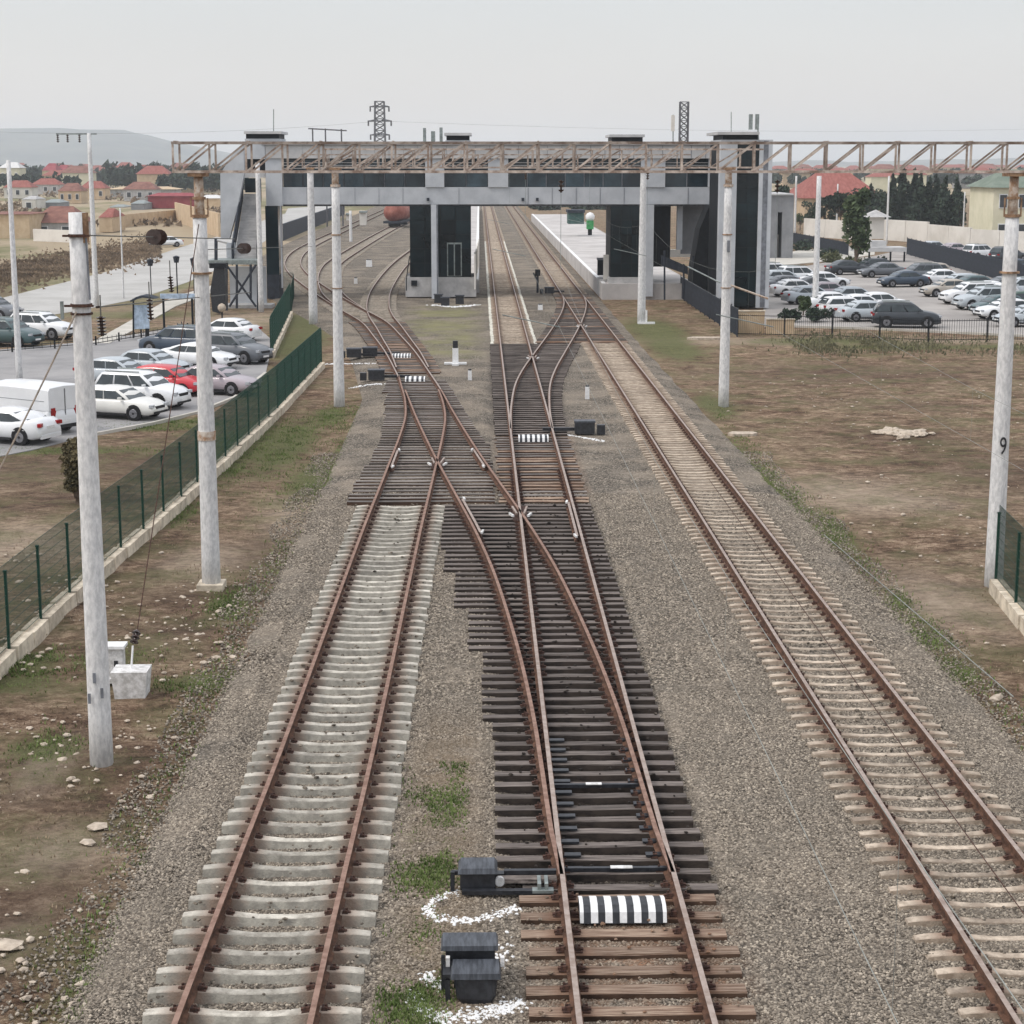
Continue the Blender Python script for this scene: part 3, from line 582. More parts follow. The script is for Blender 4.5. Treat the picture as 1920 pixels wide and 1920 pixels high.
# --- left curving main line and the two lines branching from it
t4 = thing('railway_track', 'curving track sweeping left behind the white poles under the bridge', 'track', (-8, 120, 0))
sleeper_row(t4, 'XL', 124, 260, 0.6, ME_slF, near=0); sleeper_row(t4, 'XL', 260, 600, 1.3, ME_slB, stuff_from=200).build('far_sleepers', M_sleepF, t4, world=True)['kind'] = 'stuff'
add_rail(t4, 'XL', -1, 85.3, 620); add_rail(t4, 'XL', 1, 80.5, 620)
t5 = thing('railway_track', 'track passing left of the central glass tower beyond the far striped cover', 'track', (-7, 130, 0))
sleeper_row(t5, 'CD', 118, 260, 0.6, ME_slF, near=0); sleeper_row(t5, 'CD', 260, 600, 1.3, ME_slB, stuff_from=200).build('far_sleepers', M_sleepF, t5, world=True)['kind'] = 'stuff'
add_rail(t5, 'CD', -1, 89.6, 600); add_rail(t5, 'CD', 1, 89.6, 600)
t6 = thing('railway_track', 'track leading to the red tank wagon beyond the bridge', 'track', (-13, 150, 0))
sleeper_row(t6, 'EF', 152, 300, 0.6, ME_slF, near=0); add_rail(t6, 'EF', -1, 127, 500); add_rail(t6, 'EF', 1, 127, 500)

ON_TOP = []
# ------------------------------------------------------------------ turnouts
def timber_run(parent, y0, y1, step, le, re, mats=None, fast_lines=(), near=62):
    y = y0
    while y < y1:
        a, b = le(y), re(y); f = None
        if y < near:
            f = []
            for ln, s in fast_lines:
                if LINES[ln][0][1] <= y <= LINES[ln][-1][1]: f.append(atY(ln, y) + s * .795)
            f = [q for q in f if a + .1 < q < b - .1]; g = []
            for q in sorted(f):
                if not g or q - g[-1] > 0.3: g.append(q)
            f = g
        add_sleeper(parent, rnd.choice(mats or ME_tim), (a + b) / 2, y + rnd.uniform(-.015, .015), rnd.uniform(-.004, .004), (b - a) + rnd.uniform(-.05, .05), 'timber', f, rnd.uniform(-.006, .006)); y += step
def steps(tab): return lambda y: next((x for y1, x in tab if y <= y1), tab[-1][1])
W1 = thing('railway_switch', 'near switch on black oily timbers behind the large striped cover', 'railway switch', (1.94, 30, 0))
timber_run(W1, 24.3, 54.0, 0.543, steps([(25.2, .60), (32.3, .22), (37.0, .02), (40.6, -.28), (44.6, -.62), (47.5, -.95), (54.5, -1.08)]), lambda y: 3.34 if y < 50 else 3.3, None, (('XL', -1), ('XL', 1), ('T2', -1), ('T2', 1)))
add_rail(W1, 'XL', -1, 24.35, 80.6, M_headR); add_rail(W1, 'XL', 1, 24.35, 80.6, M_headR, 'switch_blade')
W2 = thing('railway_switch', 'left switch whose grey timbers fan out in a saw-tooth edge', 'railway switch', (-3, 70, 0))
timber_run(W2, 54.3, 86.0, 0.6, steps([(58.0, -4.05), (61, -3.95), (65, -3.8), (69, -3.75), (74, -3.85), (77, -4.0), (81, -4.15), (90, -4.4)]), lambda y: atY('XL', y) + 1.42 if y > 66 else (0.42 if y < 62 else 0.35), [*ME_timG, ME_tim[0]])
W3 = thing('railway_switch', 'middle far switch behind the small striped cover, leading right', 'railway switch', (3, 80, 0))
timber_run(W3, 68.2, 103.3, 0.6, lambda y: 0.55, lambda y: max(3.32, atY('T2B', y) + 1.35) if y < 96 else min(5.7, atY('T2B', y) + 1.35), [*ME_tim])
add_rail(W3, 'T2B', -1, 68.4, 141); add_rail(W3, 'T2B', 1, 68.4, 141, name='switch_blade')
W4 = thing('railway_switch', 'far crossover switch meeting the right track in front of the platform', 'railway switch', (6, 120, 0))
timber_run(W4, 104, 142.8, 0.6, lambda y: min(5.7, atY('T2B', y) - 1.35), lambda y: 8.5, [*ME_tim, ME_timB[0]])
W5 = thing('railway_switch', 'small far switch where the left line splits towards the central tower', 'railway switch', (-5, 100, 0))
timber_run(W5, 88.9, 118, 0.6, lambda y: atY('XL', y) - 1.4, lambda y: max(atY('XL', y), atY('CD', y)) + 1.4, [*ME_timG, *ME_timB])
b = MB(); rs_ = random.Random(77)
for y in rng(18.5, 54, .28):                   # ballast kicked up onto the sleepers
    for ln in ('T1', 'T2', 'T3'):
        xc = atY(ln, y)
        for _ in range(rs_.choice((0, 1, 2, 4, 7))):
            x = xc + rs_.choice((rs_.uniform(-.7, .7), rs_.gauss(1.15, .1), rs_.gauss(-1.15, .1), rs_.gauss(0, .2)))
            b.rock((x, y + rs_.uniform(-.14, .14), (.085 if ln != 'T2' else .10) if abs(x - xc) > .5 else (.07 if ln != 'T2' else .10)), rs_.uniform(.02, .045), .6, rr=rs_)
tag(b.build('ballast_stones', M_ballast), 'ballast stones lying on top of the near sleepers', kind='stuff')
# check rails, wing tips and bare steel at the crossing noses
def checkrail(par, line, side, yc, length, off):
    o = add_rail(par, line, side, yc - length / 2, yc + length / 2, M_head, 'check_rail', off=side * (0.795 - off))
    for ye in (yc - length / 2, yc + length / 2):
        x = atY(line, ye) + side * (0.795 - off - .05); MB().box((x, ye, RZ + .004), (.06, .35, .05), side * (.12 if ye < yc else -.12)).build('guard_tip', M_whited, par, world=True)
checkrail(W1, 'T2', 1, 50.6, 5.0, .12); checkrail(W1, 'XL', -1, 51.2, 5.0, .12)
checkrail(W2, 'T1', -1, 61.4, 3.6, .12); checkrail(W2, 'XL', 1, 61.4, 3.6, .12)
def nose(par, xc, yc, d=0.16, L=2.2):
    for s in (-1, 1):
        b = MB(); b.box((xc + s * d, yc - .2, RZ + .003), (.055, 1.1, .05), -s * .10); b.build('wing_rail', M_head, par, world=True)
        MB().box((xc + s * (d + .1), yc - .9, RZ + .004), (.06, .4, .06), -s * .25).build('guard_tip', M_whited, par, world=True)
    MB().box((xc, yc, .13), (.42, L, .03)).build('base_plate', M_clip, par, world=True)
nose(W1, 1.145, 52.0); nose(W2, -1.45, 61.0); nose(W3, 2.735, 94.5); nose(W4, 6.3, 113.0)
# ================================================================== GANTRIES AND MASTS
def concrete_mast(parent, x, y, h, r0, r1, name='mast', n=10, z0=GZ - .3, m=None):
    b = MB(); rings = []
    for k in range(9):
        t_ = k / 8; r = r0 + (r1 - r0) * t_; z = z0 + (h - z0) * t_
        rings.append([(x + r * math.cos(2 * math.pi * i / n + .3), y + r * math.sin(2 * math.pi * i / n + .3), z) for i in range(n)])
    b.loft(rings); return b.build(name, m or M_conc, parent, True, world=True)
def band(parent, x, y, z, r, h=.10, m=None, name='band'):
    return MB().tube((x, y, z - h / 2), (x, y, z + h / 2), r, n=12).build(name, m or M_rustfit, parent, world=True)
def truss(parent, x0, x1, y, zb, zt, w, pitch, th=.055, diag_from=None, doubled=True):
    for yy_, zz in ((y - w, zb), (y + w, zb), (y - w, zt), (y + w, zt)):
        MB().box(((x0 + x1) / 2, yy_, zz), (x1 - x0, th, th)).build('chord', M_steel, parent, world=True)
    k = 0; x = x0 + .06
    me_v = MB().box((0, 0, (zt - zb) / 2), (th * .8, th * .5, zt - zb - th)).mesh('post', M_steel)
    dd = MB(); L = math.hypot(pitch, zt - zb); dd.box((pitch / 2, 0, (zt - zb) / 2), (L - th, th * .5, th * .7), 0, ry=-math.atan2(zt - zb, pitch)); me_d = dd.mesh('diagonal', M_steel)
    me_x = MB().box((0, 0, 0), (th * .6, 2 * w - th, th * .6)).mesh('cross_tie', M_steel); PL = parent.location
    while x < x1 - .02:
        for s in (-1, 1):
            link('truss_post', me_v, parent, (x - PL.x + s * .03, y + s * w - PL.y, zb - PL.z))
            if x + pitch < x1 + .05: link('truss_diagonal', me_d, parent, (x - PL.x + s * .03, y + s * (w + .012) - PL.y, zb - PL.z))
        if k % 2 == 0:
            for zz in (zb, zt): link('cross_tie', me_x, parent, (x - PL.x, y - PL.y, zz + .03 - PL.z))
        x += pitch; k += 1
def vtube(parent, a, b, r, name, m, n=6): return MB().tube(a, b, r, n=n).build(name, m, parent, world=True)
def ribbed(parent, a, b, r, n=7, name='insulator', m=None):
    a, b = Vector(a), Vector(b); mb_ = MB(); mb_.tube(a, b, r * .35, n=8)
    for i in range(n):
        c = a.lerp(b, (i + .5) / n); d_ = (b - a).normalized() * ((b - a).length / n * .22); mb_.tube(c - d_, c + d_, r, r * .7, n=12)
    return mb_.build(name, m or M_ins, parent, world=True)
xl, yl = gp(398, 1100); xr, yr = gp(1865, 1098); YG = (yl + yr) / 2
def zat(v, Y): return A(900, v, Y)[1]
g1 = thing('portal_gantry', 'nearest overhead line gantry with rusty lattice beam running off the right edge', 'gantry', (xl, YG, GZ))
zb, zt = zat(322, YG), zat(268, YG)
truss(g1, A(326, 300, YG)[0], 15.6, YG, zb, zt, .30, .855, .06)
for i, (x, u) in enumerate(((xl, 0), (xr, 0))):
    hh = zat(405, YG); concrete_mast(g1, x, YG, hh, .235, .165, n=8)
    b = MB(); b.tube((x, YG, hh - .05), (x, YG, zb - .06), .125, .11, n=8); b.build('mast_cap', M_caprust, g1, True, world=True)
    band(g1, x, YG, hh, .19, .07); band(g1, x, YG, hh + .42, .16, .06); band(g1, x, YG, zat(480, YG) - .4, .245, .045)
    for s in (-1, 1): MB().box((x + s * .2, YG, hh + .2), (.03, .04, .45)).build('bracket', M_rustfit, g1, world=True)
    MB().box((x, YG, zb - .06), (.42, .6, .10)).build('head_plate', M_rustfit, g1, world=True)
    if i == 0: MB().slab([(x - .32, YG - .36), (x + .32, YG - .36), (x + .32, YG + .36), (x - .32, YG + .36)], GZ - .1, GZ + .14).build('footing', M_block, g1, world=True)
band(g1, xl, YG, zat(815, YG), .222, .22, M_caprust, 'rust_ring')
# painted figure 9 on the right mast
fc = bpy.data.curves.new('painted_number', 'FONT'); fc.body = '9'; fc.size = .62; fc.extrude = .004; fc.align_x = 'CENTER'; fc.align_y = 'CENTER'
fo = bpy.data.objects.new('painted_number', fc); COL.objects.link(fo); fo.data.materials.append(M_black); fo.parent = g1
fo.location = (xr - xl, -.228, zat(838, YG) - GZ); fo.rotation_euler = (math.pi / 2, 0, 0); fo.scale = (.62, 1, .85)
# second gantry
x2l, y2l = gp(633, 768); x2r, y2r = gp(1351, 755); YG2 = (y2l + y2r) / 2
g2 = thing('portal_gantry', 'second gantry, its two white masts standing level with the switches', 'gantry', (x2l, YG2, GZ))
zb2, zt2 = 10.0, 10.75; truss(g2, x2l - .5, x2r + 1.4, YG2, zb2, zt2, .30, 1.25, .07)
for x in (x2l, x2r):
    concrete_mast(g2, x, YG2, 9.3, .245, .17, n=8); MB().tube((x, YG2, 9.2), (x, YG2, zb2), .15, .14, n=8).build('mast_cap', M_caprust, g2, True, world=True)
    band(g2, x, YG2, 9.25, .21, .10, M_caprust); band(g2, x, YG2, zat(440, YG2), .215, .05); band(g2, x, YG2, zat(540, YG2), .235, .04)
    MB().box((x, YG2, zb2 - .05), (.5, .7, .10)).build('head_plate', M_rustfit, g2, world=True)
MB().box((x2r + .03, YG2 - .235, zat(462, YG2)), (.12, .03, .5)).build('stencil_patch', M_cladd, g2, world=True)
# third gantry
x3l, y3l = gp(585, 610); x3r, y3r = gp(1200, 604); YG3 = (y3l + y3r) / 2
g3 = thing('portal_gantry', 'third gantry closest to the station bridge, straddling the curving tracks', 'gantry', (x3l, YG3, GZ))
truss(g3, x3l - .5, x3r + 3.0, YG3, 9.9, 10.7, .30, 1.6, .08)
for x in (x3l, x3r):
    concrete_mast(g3, x, YG3, 9.85, .30, .20, n=8); MB().box((x, YG3, 9.83), (.5, .7, .12)).build('head_plate', M_rustfit, g3, world=True)
vtube(g3, (x3r + .3, YG3 - .3, GZ + .1), (x3r + .3, YG3 - .3, GZ + .9), .06, 'marker_post', M_white); MB().box((x3r + .3, YG3 - .3, GZ + .06), (1.1, .3, .12)).build('marker_base', M_white, g3, world=True)

# single masts
def mast(u, vb, vt, r0, r1, label, n=10, name='mast', extra=None, m=None, cat='pole', group=None, cap=None):
    x, y = gp(u, vb); t_ = thing(name, label, cat, (x, y, GZ), group=group); h = zat(vt, y)
    concrete_mast(t_, x, y, h, r0, r1, 'shaft', n, m=m); return t_, x, y, h
p1, px1, py1, ph1 = mast(191, 1432, 398, .205, .145, 'thick blotchy white concrete pole at left with two clamp bands, topless', name='concrete_pole')
MB().tube((px1 + .13, py1 - .05, zat(420, py1) - .3), (px1 + .13, py1 - .05, zat(398, py1)), .06, n=6).build('stub_pipe', M_rustfit, p1, world=True)
for v_, r in ((441, .17), (571, .185)):
    z = zat(v_, py1); band(p1, px1, py1, z, r, .05, M_clip); MB().box((px1, py1 - r, z), (r * 2.6, .05, .035)).build('clamp_bar', M_clip, p1, world=True)
z = zat(580, py1); band(p1, px1, py1, z - .06, .188, .035, M_clip)
MB().box((px1 - .3, py1 - .1, z), (.05, .05, .3)).build('hook_plate', M_zinc, p1, world=True)
MB().tube((px1 + .15, py1 - .11, zat(445, py1)), (px1 + .17, py1 - .11, zat(560, py1)), .018, n=6).build('conduit', M_cladd, p1, world=True)
for v_, dx in ((1262, -.02), (1290, .1), (1300, -.12)): MB().box((px1 + dx, py1 - .203, zat(v_, py1)), (.05, .012, .18)).build('paint_patch', M_cladd, p1, world=True)
mast(37, 716, 300, .16, .10, 'slim white street pole at the left edge beyond the car park entrance', n=8, name='lamp_pole')
pt, ptx, pty, pth = mast(181, 575, 250, .20, .15, 'tall slim white pole behind the thick one, cross-arm with three insulators', n=8, name='power_pole')
MB().box((ptx - .9, pty, pth - .05), (2.9, .1, .1)).build('cross_arm', M_zinc, pt, world=True)
for dx in (-2.25, -1.55, -.7): ribbed(pt, (ptx + dx, pty, pth - .08), (ptx + dx, pty, pth - .65), .11, 4)
mast(490, 585, 305, .20, .155, 'white mast standing in front of the station staircase', n=8, name='mast')
mast(1528, 584, 330, .235, .17, 'white mast planted in the shrub bed beside the right car park', n=8, name='mast')
for u, vb, vt, r, lab in ((1490, 440, 330, .2, 'thin pinkish pole above the grey station outbuilding'), (1568, 436, 345, .16, 'thin white pole in front of the dark conifers'), (1662, 458, 330, .17, 'white pole immediately right of the guard booth'),
                          (1805, 450, 360, .12, 'thin pole at the left corner of the cream house'), (232, 560, 390, .07, 'thinnest grey pole standing on the pale road verge'), (658, 455, 395, .22, 'short white post between the curving tracks')):
    mast(u, vb, vt, r, r * .75, lab, n=6, name='thin_pole')

# wires, guys and hanging insulators around the left pole and mast
def catenary_pts(a, b, sag, n=10):
    a, b = Vector(a), Vector(b); return [a.lerp(b, i / n) - Vector((0, 0, sag * 4 * (i / n) * (1 - i / n))) for i in range(n + 1)]
def wire(name, a, b, r, label, m=None, sag=0.0, cat='wire', parts=None, group=None):
    pts = catenary_pts(a, b, sag) if sag else [Vector(a), Vector(b)]; mb_ = MB()
    for p, q in zip(pts, pts[1:]): mb_.tube(p, q, r, n=5)
    o = mb_.build(name, m or M_wire, None); tag(o, label, cat, group); return o
def P3(u, v, Y): x, z = A(u, v, Y); return (x, Y, z)
wire('guy_rope', P3(143, 585, py1 - .2), (-11.6, 33.5, .3), .016, 'pale guy rope slanting from the thick left pole down over the green fence', M_rope, .25, 'rope')
bx, by = gp(248, 1300)
anc = thing('anchor_block', 'white tapered concrete anchor block on the soil beside the thick left pole', 'anchor', (bx, by, GZ))
MB().box((bx, by, GZ + .20), (.58, .5, .62), taper=1.22).build('block', M_whited, anc, world=True)
MB().tube((bx, by, GZ + .5), (bx + .03, by + .1, GZ + .95), .022, n=6).build('eye_bar', M_white, anc, world=True)
ribbed(anc, (bx + .04, by + .15, GZ + .98), (bx + .08, by + .35, GZ + 1.2), .09, 3)
cab = thing('lineside_cabinet', 'small white perforated box standing behind the anchor block', 'cabinet', (bx - .45, by + .9, GZ))
MB().box((bx - .5, by + .9, GZ + .35), (.36, .3, .7)).build('box', M_whited, cab, world=True); MB().box((bx - .5, by + .9, GZ + .74), (.46, .4, .06)).build('lid', M_white, cab, world=True)
for dz in (.15, .4): MB().box((bx - .45, by + .745, GZ + dz), (.08, .02, .12)).build('vent', M_black, cab, world=True)
MB().box((bx - .5, by + .9, GZ + .05), (.5, .42, .1)).build('plinth', M_whited, cab, world=True)
wire('guy_wire', (bx + .08, by + .35, GZ + 1.2), (xl, YG - .2, zat(420, YG)), .012, 'dark guy wire rising from the anchor block to the left gantry mast', M_clip)
def insulated(name, a, b, ta, tb, ri, label, r=.012, m=None, mi=None):
    o = thing(name, label, 'wire', a); a_, b_ = Vector(a), Vector(b)
    ia, ib = a_.lerp(b_, ta), a_.lerp(b_, tb); vtube(o, a_, ia, r, 'line', m or M_wire, 5); vtube(o, ib, b_, r, 'line', m or M_wire, 5); ribbed(o, ia, ib, ri, mi or 6); return o
zA = zat(441, py1)
insulated('feeder_wire', (px1 + .2, py1, zA), P3(440, 448, YG + 2), .338, .385, .155, 'feeder wire with large black insulator between thick left pole and gantry mast')
insulated('feeder_wire', P3(385, 468, YG + .5), P3(585, 462, YG3), .165, .190, .17, 'feeder wire with red-brown insulator in front of the station stairs')
insulated('feeder_wire', (px1 + .25, py1, zat(575, py1)), P3(470, 548, YG + 12), .0, .012, .02, 'low feeder wire from the lower clamp band towards the gantry mast')
def hanging(u, v0, v1, Y, r, label, n=6):
    x, z0 = A(u, v0, Y); x1, z1 = A(u + 3, v1, Y); o = thing('hanging_insulator', label, 'insulator', (x, Y, z0)); ribbed(o, (x, Y, z0), (x1, Y, z1), r, n, 'disc_stack'); vtube(o, (x, Y, z0), (x, Y, z0 + .35), .012, 'hanger', M_wire, 5); return o
hanging(189, 593, 630, py1 - .3, .085, 'brown insulator stack hanging beside the thick left pole')
hanging(280, 560, 600, YG - 6, .075, 'brown insulator stack hanging in front of the blue info board')
hanging(319, 518, 548, YG - 3, .07, 'small dark insulator stack hanging against the pale road')

# overhead line above the middle and right tracks
for ln, X in (('middle', 1.94), ('right', 7.1)):
    w = thing('overhead_line', 'thin overhead contact line strung above the %s track' % ln, 'overhead line', (X, 60, 6)); ys_ = [-4, YG, YG2, YG3, 170, 230]
    for ya, yb in zip(ys_, ys_[1:]):
        cw = MB(); cw.tube((X, ya, 6.25), (X, yb, 6.25), .0028, n=4); cw.build('contact_wire', M_wiregreen, w, world=True)
        pts = catenary_pts((X, ya, 7.7), (X, yb, 7.7), .75, 8); mw = MB(); [mw.tube(p, q, .0026, n=4) for p, q in zip(pts, pts[1:])]; mw.build('carrier_wire', M_wiregreen, w, world=True)
        dr = MB(); [dr.tube((X, p.y, 6.25), p, .0016, n=3) for p in pts[1:-1]]; dr.build('dropper', M_wiregreen, w, world=True)
    for ya in (YG, YG2, YG3):
        ribbed(w, (X, ya, 9.8), (X, ya, 9.5), .07, 3); vtube(w, (X, ya, 9.5), (X, ya, 7.7), .006, 'hanger', M_zinc)
        vtube(w, (X - 1.4, ya, 6.6), (X, ya, 6.3), .014, 'registration_arm', M_zinc)

# ================================================================== FENCES
def mesh_panel(L, H, step=.055, r=.0045):
    b = MB(); n = int(L / step)
    for i in range(n + 1):
        x = i * L / n; b.add([(x - r, 0, 0), (x + r, 0, 0), (x + r, 0, H), (x - r, 0, H), (x, r * 1.5, 0), (x, r * 1.5, H)], [(0, 1, 2, 3), (1, 4, 5, 2), (4, 0, 3, 5)])
    k = int(H / .2)
    for i in range(k + 1):
        z = i * H / k; b.add([(0, -r, z - r), (L, -r, z - r), (L, -r, z + r), (0, -r, z + r), (0, r * 2, z), (L, r * 2, z)], [(0, 1, 2, 3), (3, 2, 5, 4), (4, 5, 1, 0)])
    return b.mesh('mesh_panel', M_green)
def fence(pts, H, label, blocks=True, hp=1.75, name='mesh_fence', pitch=2.5, dz=0.0):
    L0 = thing(name, label, 'fence', (pts[0][0], pts[0][1], GZ)); me = mesh_panel(pitch, hp)
    post = MB().box((0, 0, H / 2), (.06, .06, H)).box((0, 0, H + .02), (.075, .075, .04)).mesh('fence_post', M_green)
    tot = sum(math.dist(a, b) for a, b in zip(pts, pts[1:])); n = max(1, round(tot / pitch))
    def at(s):
        for a, b in zip(pts, pts[1:]):
            L = math.dist(a, b)
            if s <= L + 1e-6: return (a[0] + (b[0] - a[0]) * s / L, a[1] + (b[1] - a[1]) * s / L)
            s -= L
        return pts[-1]
    P_ = [at(tot * i / n) for i in range(n + 1)]
    bh = .30 if blocks else 0
    for i, p in enumerate(P_):
        link('fence_post', post, L0, (p[0] - L0.location.x, p[1] - L0.location.y, bh * .6))
        if i < n:
            q = P_[i + 1]; a = math.atan2(q[1] - p[1], q[0] - p[0]); o = link('mesh_panel', me, L0, (p[0] - L0.location.x, p[1] - L0.location.y, bh + .05), a); o.scale = (math.dist(p, q) / pitch, 1, 1)
            if blocks:
                for k in range(2):
                    c = ((p[0] * (1.5 - k) + q[0] * (.5 + k)) / 2, (p[1] * (1.5 - k) + q[1] * (.5 + k)) / 2)
                    MB().box((0, 0, bh / 2 - .05 + rnd.uniform(-.02, .02)), (math.dist(p, q) / 2 - .03, .34, bh + .1), taper=.96).box((0, .08, bh + rnd.uniform(-.01, .02)), (math.dist(p, q) / 2 - .2, .13, .07)).build(
                        'footing_block', M_block, L0, loc=(c[0] - L0.location.x + rnd.uniform(-.02, .02), c[1] - L0.location.y, 0), rz=a + rnd.uniform(-.01, .01))
    return L0
fence([gp(-120, 1380), gp(0, 1258), gp(107, 1155), gp(213, 1060), gp(300, 985), gp(415, 880), gp(520, 780), gp(603, 690)], 1.75, 'long green mesh fence on pale stone blocks climbing from the lower left')
fence([gp(508, 672), gp(545, 592)], 1.9, 'short green mesh fence nearer the station, left of the white masts', hp=1.9)
fence([gp(545, 592), gp(552, 555), gp(505, 548)], 1.7, 'dark green fence corner at the foot of the station staircase', blocks=False)
fence([gp(1866, 1108), gp(1918, 1172), gp(2050, 1330)], 1.75, 'green mesh fence stub at the right edge on a stone kerb', hp=1.8)
def rail_fence(pts, H, label, step=.13, m=None, name='bar_fence', pitch=2.6, bar=.018):
    m = m or M_frame; L0 = thing(name, label, 'fence', (pts[0][0], pts[0][1], GZ)); b = MB(); n = int(pitch / step)
    for i in range(n): b.box(((i + .5) * pitch / n, 0, H / 2 + .05), (bar, bar, H - .1))
    b.box((pitch / 2, 0, .15), (pitch, .03, .04)); b.box((pitch / 2, 0, H - .1), (pitch, .03, .04)); me = b.mesh('bar_panel', m)
    post = MB().box((0, 0, H / 2 + .05), (.07, .07, H + .1)).mesh('fence_post', m)
    for a, c in zip(pts, pts[1:]):
        L = math.dist(a, c); k = max(1, round(L / pitch)); an = math.atan2(c[1] - a[1], c[0] - a[0])
        for i in range(k + 1):
            x, y = a[0] + (c[0] - a[0]) * i / k, a[1] + (c[1] - a[1]) * i / k; link('fence_post', post, L0, (x - L0.location.x, y - L0.location.y, 0), an)
            if i < k: o = link('bar_panel', me, L0, (x - L0.location.x, y - L0.location.y, 0), an); o.scale = (L / k / pitch, 1, 1)
    return L0
rail_fence([gp(1276, 560), gp(1330, 598), gp(1382, 632)], 1.7, 'dark slatted fence running beside the grass to the tan wall', .075, M_hazblue, bar=.05)
rail_fence([gp(1382, 630), gp(1560, 634), gp(1740, 642), gp(1960, 640)], 1.35, 'thin black bar railing along the front of the right car park', .14, bar=.016, pitch=3.4)
rail_fence([gp(1700, 478), gp(1860, 522), gp(1990, 560)], 1.9, 'dark dense fence separating two parking rows at upper right', .07, M_hazblue, bar=.05)
rail_fence([gp(1485, 458), gp(1590, 480)], 1.5, 'dark hedge-lined railing behind the grey outbuilding', .08, M_hazblue, bar=.045)
rail_fence([gp(-60, 668), gp(180, 648), gp(265, 634), gp(352, 622)], .45, 'low black railing along the top edge of the left car park', .5, bar=.02)
# tan low wall panels by the bar railing
for (u0, u1, v, h, lab) in ((1386, 1434, 626, 1.35, 'tan rendered low wall panel right of the second gantry mast'), (1438, 1490, 628, .9, 'lower tan wall panel next to the shrub bed')):
    a, b_ = gp(u0, v), gp(u1, v); w = thing('low_wall', lab, 'wall', (a[0], a[1], GZ)); MB().box(((a[0] + b_[0]) / 2, a[1] + .3, GZ + h / 2), (b_[0] - a[0], .2, h)).build('wall_panel', M_tan, w, world=True); MB().box(((a[0] + b_[0]) / 2, a[1] + .3, GZ + h + .03), (b_[0] - a[0] + .1, .28, .06)).build('coping', M_block, w, world=True)

# ================================================================== SURFACES
def sheet(name, pix, m, z=GZ + .03, th=.06):
    b = MB(); pts = [gp(u, v) for u, v in pix]; a = sum(p[0] * q[1] - q[0] * p[1] for p, q in zip(pts, pts[1:] + pts[:1]))
    if a < 0: pts.reverse()
    b.slab(pts, z - th, z); return struct(name, b, m)
sheet('car_park', [(-700, 905), (-60, 868), (60, 845), (150, 822), (285, 797), (370, 776), (440, 748), (498, 702), (512, 640), (480, 612), (350, 612), (250, 628), (180, 640), (-60, 662), (-700, 700)], M_asph)
sheet('road', [(-700, 625), (0, 606), (140, 584), (262, 560), (350, 530), (420, 500), (470, 470), (560, 410), (640, 385), (610, 384), (520, 404), (420, 440), (345, 462), (200, 510), (0, 560), (-700, 585)], M_road, GZ + .02)
sheet('pavement', [(172, 643), (205, 645), (330, 575), (410, 545), (410, 532), (320, 560)], M_pave, GZ + .05)
sheet('car_park', [(1425, 612), (1630, 618), (2100, 640), (2100, 520), (1960, 470), (1720, 462), (1640, 480), (1560, 490), (1480, 505), (1440, 540)], M_asphR, GZ + .02)
sheet('pavement', [(1440, 500), (1560, 490), (1640, 478), (1640, 458), (1500, 470), (1440, 480)], M_pave, GZ + .05)
for (pix, h) in (([(150, 822), (285, 797), (370, 776), (440, 748), (498, 702)], .10), ([(1425, 612), (1630, 618), (2100, 640)], .12)):
    b = MB(); pts = [gp(u, v) for u, v in pix]
    for a, c in zip(pts, pts[1:]):
        L = math.dist(a, c); b.box(((a[0] + c[0]) / 2, (a[1] + c[1]) / 2, GZ + h / 2), (L, .15, h + .04), math.atan2(c[1] - a[1], c[0] - a[0]))
    struct('kerb', b, M_pave)
# ================================================================== STATION
YB = 140.0
def bx_(parent, name, m, u0, v0, u1, v1, Y0=YB, depth=1.0, mi=None, pr=0.0):   # box whose front fills a rectangle at distance Y0
    xa, za = A(u0, v0, Y0); xb, zb_ = A(u1, v1, Y0)
    return MB().box(((xa + xb) / 2, Y0 + depth / 2 - pr, (za + zb_) / 2), (abs(xb - xa), depth, abs(za - zb_))).build(name, m, parent, world=True)
st = thing('station_footbridge', 'long grey enclosed station footbridge with a strip of dark windows over the tracks', 'footbridge', (0, YB + 3, 0))
bx_(st, 'lower_wall', M_clad, 528, 351, 1350, 383, depth=7)                      # spandrel below the windows
bx_(st, 'underside_beam', M_cladd, 530, 383.4, 1348, 386.5, Y0=YB + .3, depth=6)
bx_(st, 'roof_fascia', M_fascia, 497, 272, 1350, 297, Y0=YB - .25, depth=7.4)
for u in range(540, 1345, 27): bx_(st, 'fascia_seam', M_cladd, u, 273, u + .6, 296.5, Y0=YB - .27, depth=.03)
bx_(st, 'roof', M_greyb, 490, 267.5, 1356, 272, Y0=YB - .4, depth=7.8)
for (a, b) in ((497, 530), (797, 833), (915, 953), (1202, 1247), (1329, 1352)): bx_(st, 'wall_pier', M_clad, a, 297, b, 351 if a > 500 else 386, Y0=YB - .12, depth=.6)
